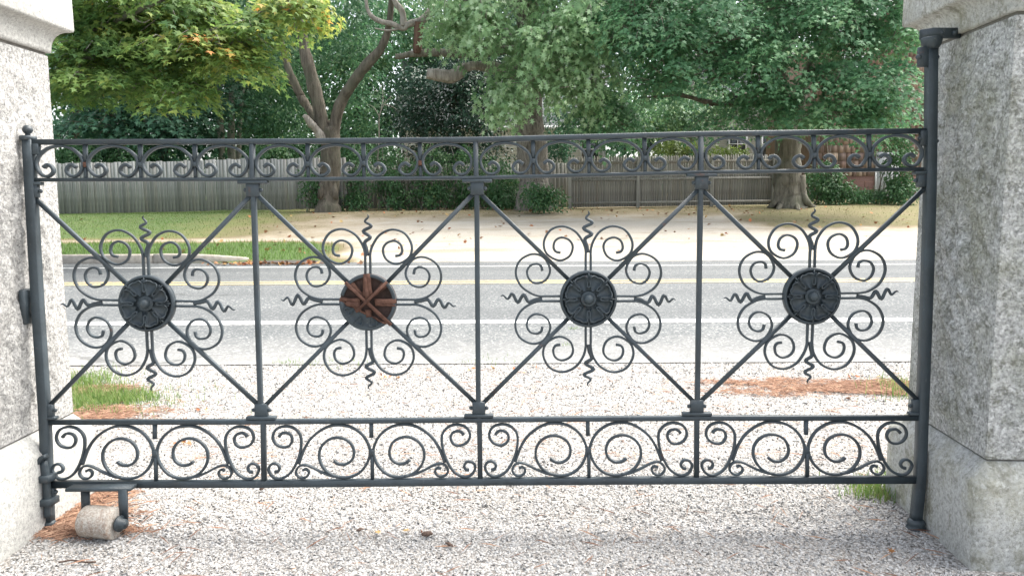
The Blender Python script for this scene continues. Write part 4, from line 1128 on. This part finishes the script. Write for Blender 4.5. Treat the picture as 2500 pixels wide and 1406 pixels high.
backtree('tall_tree', 'tall sunlit tree showing through the top of the broad maple', 1790, 50, .3, WOODS, BARK_B, 'ash',
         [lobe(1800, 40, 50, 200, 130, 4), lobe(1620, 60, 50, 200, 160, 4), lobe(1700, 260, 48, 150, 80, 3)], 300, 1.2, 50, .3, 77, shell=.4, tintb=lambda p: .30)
backtree('tall_tree', 'tall tree over the roof of the shingled house', 2180, 50, .3, WOODS, BARK_B, 'ash',
         [lobe(2120, 10, 50, 200, 90, 4), lobe(2330, 60, 48, 180, 140, 4)], 200, 1.2, 50, .3, 78, shell=.4)
# far woods closing the view
wl = [(np.array([x, 70+5*math.sin(x*.3), 9.0]), np.array([7.5, 4, 11.])) for x in np.arange(-66, 67, 8.)]
fw = crown(None, 'ash', WOODS, wl, 1700, 2.0, 36, .65, seed=80, shell=.5)
fw.name = 'far_woods'; tag(fw, 'wall of woodland closing the view far behind the houses', None, None, 'stuff')
# thicket of shrubs against the middle fence
def shrub(label, spots, d, n, ls, seed, mat=BUSH, stems=5, group='shrubs along the fence'):
    px = np.mean([s[0] for s in spots])
    t = thing('shrub', label, 'shrub', (at(px, 480, d)[0], d+.3, gz(at(px, 480, d)[0], d+.3)), group)
    q = origin(t); rr = random.Random(seed)
    for i in range(int(stems*1.7)):
        a = q+np.array([rr.uniform(-.5, .5), rr.uniform(-.1, .3), -.05]); tip = a+np.array([rr.uniform(-.7, .7), rr.uniform(-.2, .3), rr.uniform(1.0, 2.9)])
        limb(t, [a, (a+tip)/2+np.array([rr.uniform(-.15, .15), 0, 0]), tip], .022, .008, DEAD if i % 3 else BARK_B, 'branch', 6, 3, seed=seed+i)
    crown(t, 'ash', mat, [lobe(x, y, dd, w, h, ry) for x, y, dd, w, h, ry in spots], int(n*1.3), .30, 30, ls, seed=seed, shell=.1, up_=.5, out=.7, name='foliage')
shrub('leafy shrub with bare stems just right of the forked tree', [(880, 430, 28.3, 45, 60, .6), (865, 490, 28, 40, 18, .5)], 28, 60, .10, 101, stems=7)
shrub('thicket shrub with pale upright stems between the forked tree and the gate middle', [(960, 420, 28.5, 50, 75, .6), (975, 485, 28.1, 50, 22, .5)], 28, 70, .10, 102, stems=9)
shrub('shrub full of thin leaning stems below the dark evergreen', [(1050, 420, 28.5, 55, 70, .6), (1060, 482, 28.2, 55, 26, .5)], 28, 80, .10, 103, stems=9)
shrub('dense shrub against the dark fence left of the oak', [(1150, 420, 28.4, 55, 70, .6), (1160, 480, 28.2, 50, 28, .5)], 28, 80, .10, 104, stems=6)
shrub('shrub pressed against the left side of the oak trunk', [(1225, 440, 28.0, 45, 60, .6), (1225, 488, 27.6, 40, 20, .5)], 28, 70, .10, 105, stems=4)
shrub('low ivy like bush at the foot of the oak', [(1310, 478, 25.8, 45, 26, .4), (1345, 485, 25.8, 40, 20, .4)], 26, 55, .09, 106, stems=2)
shrub('small bush left of the forked trunk in front of the fence end', [(752, 450, 27.4, 22, 38, .4), (770, 470, 27.2, 14, 25, .3)], 27, 26, .09, 107, stems=2)
shrub('dark bush right of the broad maple', [(2010, 445, 28.6, 45, 50, .8), (2050, 470, 28.2, 50, 26, .7)], 28, 90, .11, 108, stems=3)
shrub('tall loose shrub beside the mossy pillar', [(2195, 400, 28, 32, 85, .7), (2205, 470, 27.6, 40, 35, .6), (2180, 330, 28.4, 35, 40, .6)], 28, 100, .11, 109, stems=5)
shrub('low bush under the brick footing of the shingled house', [(2120, 482, 28.4, 60, 18, .6)], 28, 40, .10, 110, stems=1)
shrub('yellow green climbing bush on top of the pointed fence', [(1640, 362, 29.2, 60, 16, .5), (1700, 372, 29, 50, 12, .4), (1780, 375, 29, 60, 12, .4)], 29.6, 70, .10, 111, m_leaf('hop_leaves', [(0, (.07, .11, .03)), (.6, (.14, .2, .05)), (1, (.22, .27, .08))], .35), 2)
shrub('leafy bush behind the fence left of the white house corner', [(1360, 355, 30, 40, 40, .7), (1385, 290, 31, 55, 45, .9), (1500, 335, 31, 45, 25, .8)], 30, 110, .11, 112, MAPLE_D, 2)
shrub('sapling bushes looking over the left board fence', [(660, 372, 30, 60, 26, .8), (720, 360, 31, 50, 40, .8)], 30, 80, .12, 113, stems=3)
shrub('bushes behind the left end of the board fence', [(210, 375, 30.4, 90, 30, .8), (330, 380, 30.4, 60, 24, .8)], 30, 80, .12, 114, stems=3)
# a thin bare sapling
sp = thing('bare_sapling', 'thin pale leafless sapling in front of the dark evergreen', 'tree', (at(925, 480, 28.6)[0], 28.6, gz(0, 28.6)))
limb(sp, [origin(sp)]+L3((921, 420, 28.6), (925, 340, 28.6), (926, 285, 28.6), (938, 255, 28.6), (955, 235, 28.6)), .035, .012, DEAD, 'trunk', 6, seed=130)
limb(sp, L3((926, 285, 28.6), (912, 262, 28.6), (895, 255, 28.6)), .016, .006, DEAD, 'twig', 5, seed=131)
limb(sp, L3((930, 270, 28.6), (935, 235, 28.6), (930, 205, 28.6)), .016, .006, DEAD, 'twig', 5, seed=132)
limb(sp, L3((938, 255, 28.6), (960, 262, 28.6), (968, 268, 28.6)), .014, .006, DEAD, 'twig', 5, seed=133)

# ------------------------------------------------------------------ houses beyond the trees
CLAP = m_flat('white_clapboard_paint', (.62, .63, .62), (.74, .75, .74), 6, .6, .1)
TRIM = m_flat('white_trim_paint', (.66, .67, .67), (.78, .78, .77), 9, .6, .1)
ROOF = m_flat('grey_roof_shingle', (.17, .18, .18), (.26, .27, .265), 9, .9, .5)
GLASS = m_flat('dark_window_glass', (.02, .025, .03), (.05, .06, .065), 3, .08, .02, .6)
BRICK = m_flat('old_brick', (.15, .085, .07), (.25, .15, .125), 25, .9, .5)
SHING = m_wood('cedar_shingle', [(0, (.13, .09, .075)), (.3, (.20, .135, .11)), (.55, (.28, .20, .155)), (.8, (.17, .125, .11)), (1, (.38, .29, .22))], 20)
def clapwall(mb, x0, x1, y, z0, z1, h=.13):
    z = z0; 
    while z < z1:
        zz = min(z+h, z1)
        v = np.array([(x0, y-.028, z), (x1, y-.028, z), (x1, y-.004, zz), (x0, y-.004, zz), (x0, y, z), (x1, y, z)])
        mb.add(v, [np.array([[0, 1, 2, 3], [4, 5, 1, 0]])]); z = zz
def window(parent, xc, y, zc, w, h, bars=True):
    mb = MB()
    for dx in (-w/2, w/2): mb.add(*box((xc+dx, y-.04, zc), (.1, .08, h+.1)))
    for dz in (-h/2, h/2): mb.add(*box((xc, y-.045, zc+dz), (w+.2, .07, .1)))
    mb.add(*box((xc, y-.035, zc), (w-.1, .05, .05))); mb.add(*box((xc, y-.033, zc), (.035, .05, h-.1)))
    fr = mb.build('window', TRIM, parent)
    v, f = box((xc, y-.02, zc), (w, .02, h)); part('pane', v, f, GLASS, fr)
def house(label, x0, x1, y, depth, z0, z1, ridge, wallm, over=.35):
    t = thing('house', label, 'house', ((x0+x1)/2, y, z0))
    mb = MB(); clapwall(mb, x0, x1, y, z0, z1)
    w = mb.build('wall', wallm, t)
    v, f = box(((x0+x1)/2, y+depth/2+.01, (z0+z1)/2-.05), (x1-x0-.01, depth, z1-z0-.1)); part('wall_body', v, f, wallm, t)
    rows = MB(); n = 26; yy0, zz0 = y-over, z1-.10; yy1, zz1 = y+depth/2, ridge
    for i in range(n):
        a, b = i/n, (i+1)/n
        p = lambda q: (yy0+(yy1-yy0)*q, zz0+(zz1-zz0)*q)
        ya, za = p(a); yb_, zb_ = p(b)
        rows.add(np.array([(x0-over, ya, za+.03), (x1+over, ya, za+.03), (x1+over, yb_, zb_+.008), (x0-over, yb_, zb_+.008), (x0-over, ya, za), (x1+over, ya, za)]), [np.array([[0, 1, 2, 3], [4, 5, 1, 0]])])
    rows.add(np.array([(x0-over, yy1, zz1), (x1+over, yy1, zz1), (x1+over, y+depth+over, z1-.1), (x0-over, y+depth+over, z1-.1)]), np.array([[0, 1, 2, 3]]))
    rf = rows.build('roof', ROOF, t)
    for x in (x0+.05, x1-.05):
        v, f = box((x, y-.035, (z0+z1)/2), (.14, .06, z1-z0)); part('corner_board', v, f, TRIM, t)
    v, f = box(((x0+x1)/2, y-over, z1-.14), (x1-x0+2*over, .03, .16)); part('fascia', v, f, TRIM, t)
    return t
h1 = house('white clapboard house with grey roof behind the oak', at(975, 300, 38)[0], at(1478, 300, 38)[0], 38, 8, 1.3, at(0, 312, 38)[2], 8.6, CLAP)
window(h1, at(1440, 372, 38)[0], 37.97, at(0, 372, 38)[2], .9, 1.2); window(h1, at(1090, 372, 38)[0], 37.97, 2.9, .9, 1.3)
h2 = house('pale grey house with white window frames behind the pointed fence', at(1690, 300, 46)[0], at(1925, 300, 46)[0], 46, 8, 1.6, at(0, 230, 46)[2], 10.2, m_flat('grey_siding', (.4, .41, .41), (.5, .51, .5), 6))
for px, py in ((1782, 215), (1850, 215), (1800, 352), (1880, 352)): window(h2, at(px, py, 46)[0], 45.97, at(px, py, 46)[2], 1.0, 1.5)
sh = thing('shed', 'low dark roofed shed right of the white house corner', 'shed', (at(1550, 300, 36)[0], 36, 1.3))
xa_, xb_ = at(1492, 350, 36)[0], at(1606, 350, 36)[0]
v, f = box(((xa_+xb_)/2, 37.2, 2.1), (xb_-xa_-.2, 2.0, 1.7)); part('wall', v, f, m_flat('dark_board', (.03, .03, .03), (.06, .06, .055)), sh)
zt_ = at(0, 345, 36)[2]
v = np.array([(xa_, 35.8, zt_-.45), (xb_, 35.8, zt_-.45), (xb_, 38.6, zt_+.25), (xa_, 38.6, zt_+.25), (xa_, 35.8, zt_-.55), (xb_, 35.8, zt_-.55), (xb_, 38.6, zt_+.15), (xa_, 38.6, zt_+.15)])
part('roof', v, [np.array([[0, 1, 2, 3], [7, 6, 5, 4], [4, 5, 1, 0], [5, 6, 2, 1], [6, 7, 3, 2], [7, 4, 0, 3]])], m_flat('dark_tar_roof', (.03, .032, .034), (.06, .062, .062), 9, .95), sh)
for px in (1515, 1542):
    v, f = box((at(px, 372, 35.9)[0], 35.9, 2.2), (.16, .12, 1.9)); part('post', v, f, BARK_P, sh)

# shingled house at right: gable end covered with hand sized cedar shingles
hd = 33.5
hx0, hx1 = at(1985, 300, hd)[0], at(2420, 300, hd)[0]
hz0 = at(0, 440, hd)[2]; hzt = at(0, 112, hd)[2]
h3 = thing('house', 'red brown cedar shingled house beside the mossy pillar', 'house', ((hx0+hx1)/2, hd, 1.2))
v, f = box(((hx0+hx1)/2, hd+3.06, (hz0+hzt)/2), (hx1-hx0, 6, hzt-hz0)); wl_ = part('wall', v, f, SHING, h3)
v, f = box(((hx0+hx1)/2, hd+3.08, (hz0+.9)/2), (hx1-hx0-.1, 6, hz0-.9-.004)); part('footing', v, f, BRICK, h3)
sm = []
for i in range(5):
    w = (.16, .2, .24, .28, .33)[i]
    V = np.array([(-w/2, -.022, 0), (w/2, -.022, 0), (w/2, -.004, .42), (-w/2, -.004, .42), (-w/2, 0, 0), (w/2, 0, 0), (w/2, 0, .42), (-w/2, 0, .42)])
    sm.append((w, mesh_np('shingle', V, np.array([[0, 1, 2, 3], [4, 7, 6, 5], [0, 4, 5, 1], [1, 5, 6, 2], [2, 6, 7, 3], [3, 7, 4, 0]]), SHING)))
base = origin(wl_); cnt = 0; rest = MB()
EXPO = .33; z = hz0; xr = at(2262, 300, hd)[0]
while z < hzt-.2:
    x = hx0
    while x < hx1-.1:
        w, me = sm[random.randrange(5)]
        loc = np.array([x+w/2, hd+.06+random.uniform(-.004, .004)-.004, z+random.uniform(-.015, .015)])
        if x < xr and cnt < 300 and x > at(2020, 300, hd)[0]:
            o = link('shingle', me, wl_, loc-base); o.rotation_euler = (0, R(random.uniform(-1, 1)), 0); cnt += 1
        else:
            vv = np.zeros(len(me.vertices)*3, np.float32); me.vertices.foreach_get('co', vv)
            rest.add(vv.reshape(-1, 3)+loc, np.array([[0, 1, 2, 3], [0, 4, 5, 1], [1, 5, 6, 2], [3, 7, 4, 0]]))
        x += w+.008
    z += EXPO
rest.build('shingle_courses', SHING, h3)['kind'] = 'stuff'
pk = (hx0+hx1)/2
for x, zz in ((hx0-.4, hzt-.35), (hx1+.4, hzt-.35)):
    P = np.array([(x, hd-.22, zz), ((x+pk)/2, hd-.22, (zz+hzt+1.9)/2), (pk, hd-.22, hzt+1.9)])
    v, f = bar(P, (0, 1, 0), .24, .06, .01); part('rake_board', v, f, TRIM, h3)
v = np.array([(hx0-.5, hd-.25, hzt-.3), (pk, hd-.25, hzt+2.05), (hx1+.5, hd-.25, hzt-.3), (hx0-.5, hd+6.4, hzt-.3), (pk, hd+6.4, hzt+2.05), (hx1+.5, hd+6.4, hzt-.3)])
part('roof', v, np.array([[0, 1, 4, 3], [1, 2, 5, 4]]), ROOF, h3)
v = np.array([(hx0, hd+.058, hzt), (hx1, hd+.058, hzt), (pk, hd+.058, hzt+1.95)]); part('gable', v, np.array([[0, 1, 2]]), SHING, h3)
window(h3, at(2078, 215, hd)[0], hd-.02, at(0, 175, hd)[2], .8, 1.1)
dx = at(2165, 430, hd)[0]
v, f = box((dx, hd-.03, at(0, 440, hd)[2]-.1), (1.0, .08, 2.2)); part('door', v, f, m_flat('grey_door_paint', (.4, .41, .42), (.5, .5, .5), 9), h3)
po = thing('metal_post', 'thin grey metal post in front of the shingled house', 'post', at(2137, 492, 29.5))
v, f = tube(np.array([at(2137, 496, 29.5), at(2138, 420, 29.5)]), .022, 8); part('pole', v, f, m_flat('galvanised', (.42, .44, .45), (.52, .53, .53), 20, .5), po)
rb_ = thing('wire_fence', 'rusty wire fence posts under the shingled house', 'fence', at(2060, 490, 29.3))
for px in (2086, 2112):
    v, f = tube(np.array([at(px, 492, 29.3), at(px, 442, 29.3)]), .016, 6); part('post', v, f, RUST, rb_)
for py in (445, 462):
    v, f = tube(np.array([at(2060, py, 29.3), at(2130, py, 29.3)]), .008, 5); part('wire', v, f, RUST, rb_)

# ------------------------------------------------------------------ small things on the ground
CHIP = m_flat('dark_bark_chip', (.06, .04, .03), (.14, .095, .075), 60, .9, .8)
def chip(px, py, L, w, h, a, label, seed):
    q = ground(px, py)
    r = np.random.default_rng(seed)
    v, f = tube(np.array([[-L/2, 0, 0], [-L/4, .1*w, h*.2], [0, -.05*w, h*.3], [L/4, .08*w, h*.15], [L/2, 0, 0]]), np.array([.25, .5, .55, .45, .15])*w, 7, .25, seed)
    v = v*np.array([1, 1, h/w]) @ rot2(R(a)) + q + np.array([0, 0, .016+h*.4])
    tag(part('bark_chip', v, f, CHIP), label, 'bark chip', 'bark chips on the gravel')
chip(1043, 1316, .05, .024, .018, 10, 'dark stubby bark chip left of the long chip on the gravel', 1)
chip(1097, 1340, .055, .014, .010, -48, 'long slanting dark bark chip on the foreground gravel', 2)
chip(880, 1304, .035, .018, .012, 35, 'small brown bark chip left of the stubby one', 3)
chip(641, 1203, .030, .020, .018, 60, 'brown chip just below the bottom rail of the gate', 4)
tw = ground(180, 1382); v, f = tube(cr([tw+np.array(q) for q in ((-.06, 0, .018), (-.01, .006, .024), (.05, -.002, .02), (.09, .004, .018))], 3), .004, 6, .1, 4)
tag(part('twig', v, f, CHIP), 'thin dry twig on the gravel in front of the pale pillar', 'twig')
# fallen leaves in the gutter, on the lawn and on the sand
V, Fs = leaf_template('maple')
X, Y = [], []
for px, py, sx, sy, n in ((680, 650, .8, .10, 70), (600, 647, .4, .08, 25), (760, 648, .5, .1, 30), (740, 615, .5, .4, 14), (790, 590, 2.5, 1.5, 40), (1250, 560, 6, 2.5, 70), (800, 530, 3, 1., 30), (1300, 515, 4, .5, 40), (1700, 520, 4, .8, 40), (2050, 545, 1.5, .8, 20)):
    q = ground(px, py); X.append(rng.normal(q[0], sx, n)); Y.append(rng.normal(q[1], sy, n))
x, y = np.concatenate(X), np.concatenate(Y); y = np.maximum(y, 15.9); n = len(x)
bx, by, bn = randframe(n, 3)
zz = np.where(y < 16.4, _rz(y)+.014, gz(x, y))
LITTER = m_tint('fallen_leaves', [(0, (.13, .07, .04)), (.4, (.27, .15, .08)), (.75, (.42, .14, .06)), (1, (.45, .33, .14))])
scatter('fallen_leaves', V, Fs, np.stack([x, y, zz+.03], -1), bx, by, bn, rng.uniform(.07, .14, n), rng.uniform(0, 1, n), LITTER, 'fallen leaves scattered in the gutter and on the lawn')
X, Y = [], []
for px, py, s_, n in ((970, 925, .10, 14), (480, 1000, .08, 8), (1210, 905, .2, 10), (440, 1088, .05, 6), (2075, 975, .04, 4), (2090, 925, .1, 10), (975, 1300, .06, 5), (2190, 1360, .01, 1), (725, 1397, .01, 1)):
    q = ground(px, py); X.append(rng.normal(q[0], s_, n)); Y.append(rng.normal(q[1], s_*.4, n))
x, y = np.concatenate(X), np.concatenate(Y); n = len(x); bx, by, bn = randframe(n, 3)
scatter('leaf_scraps', V, Fs, np.stack([x, y, gz(x, y)+.022], -1), bx, by, bn, rng.uniform(.02, .04, n), rng.uniform(.5, 1, n), LITTER, 'dry yellow leaf scraps on the gravel drive')
# damp soil in the gutter beyond the kerb end
q0, q1 = ground(540, 652), ground(800, 650)
v = []
for i in range(13):
    t = i/12; x = q0[0]+(q1[0]-q0[0])*t
    v += [(x, 16.0+.08*math.sin(i*2.1)+.25*(abs(t-.5)*2)**3, 0), (x, 16.5+.2*math.sin(t*3.1), 0)]
v = np.array(v); v[:, 2] = np.where(v[:, 1] < 16.41, _rz(v[:, 1])+.018, gz(v[:, 0], v[:, 1])+.012)
tag(part('gutter_soil', v, np.array([[2*i, 2*i+2, 2*i+3, 2*i+1] for i in range(12)]), m_flat('dark_silt', (.05, .045, .04), (.12, .105, .09), 12, .8)), 'dark silt washed up at the kerb end', None, None, 'structure')

tot = sum(len(o.data.loop_triangles) if o.type == 'MESH' and not o.data.calc_loop_triangles() else 0 for o in COL.objects)
print('objects', len(COL.objects), 'triangles', tot)
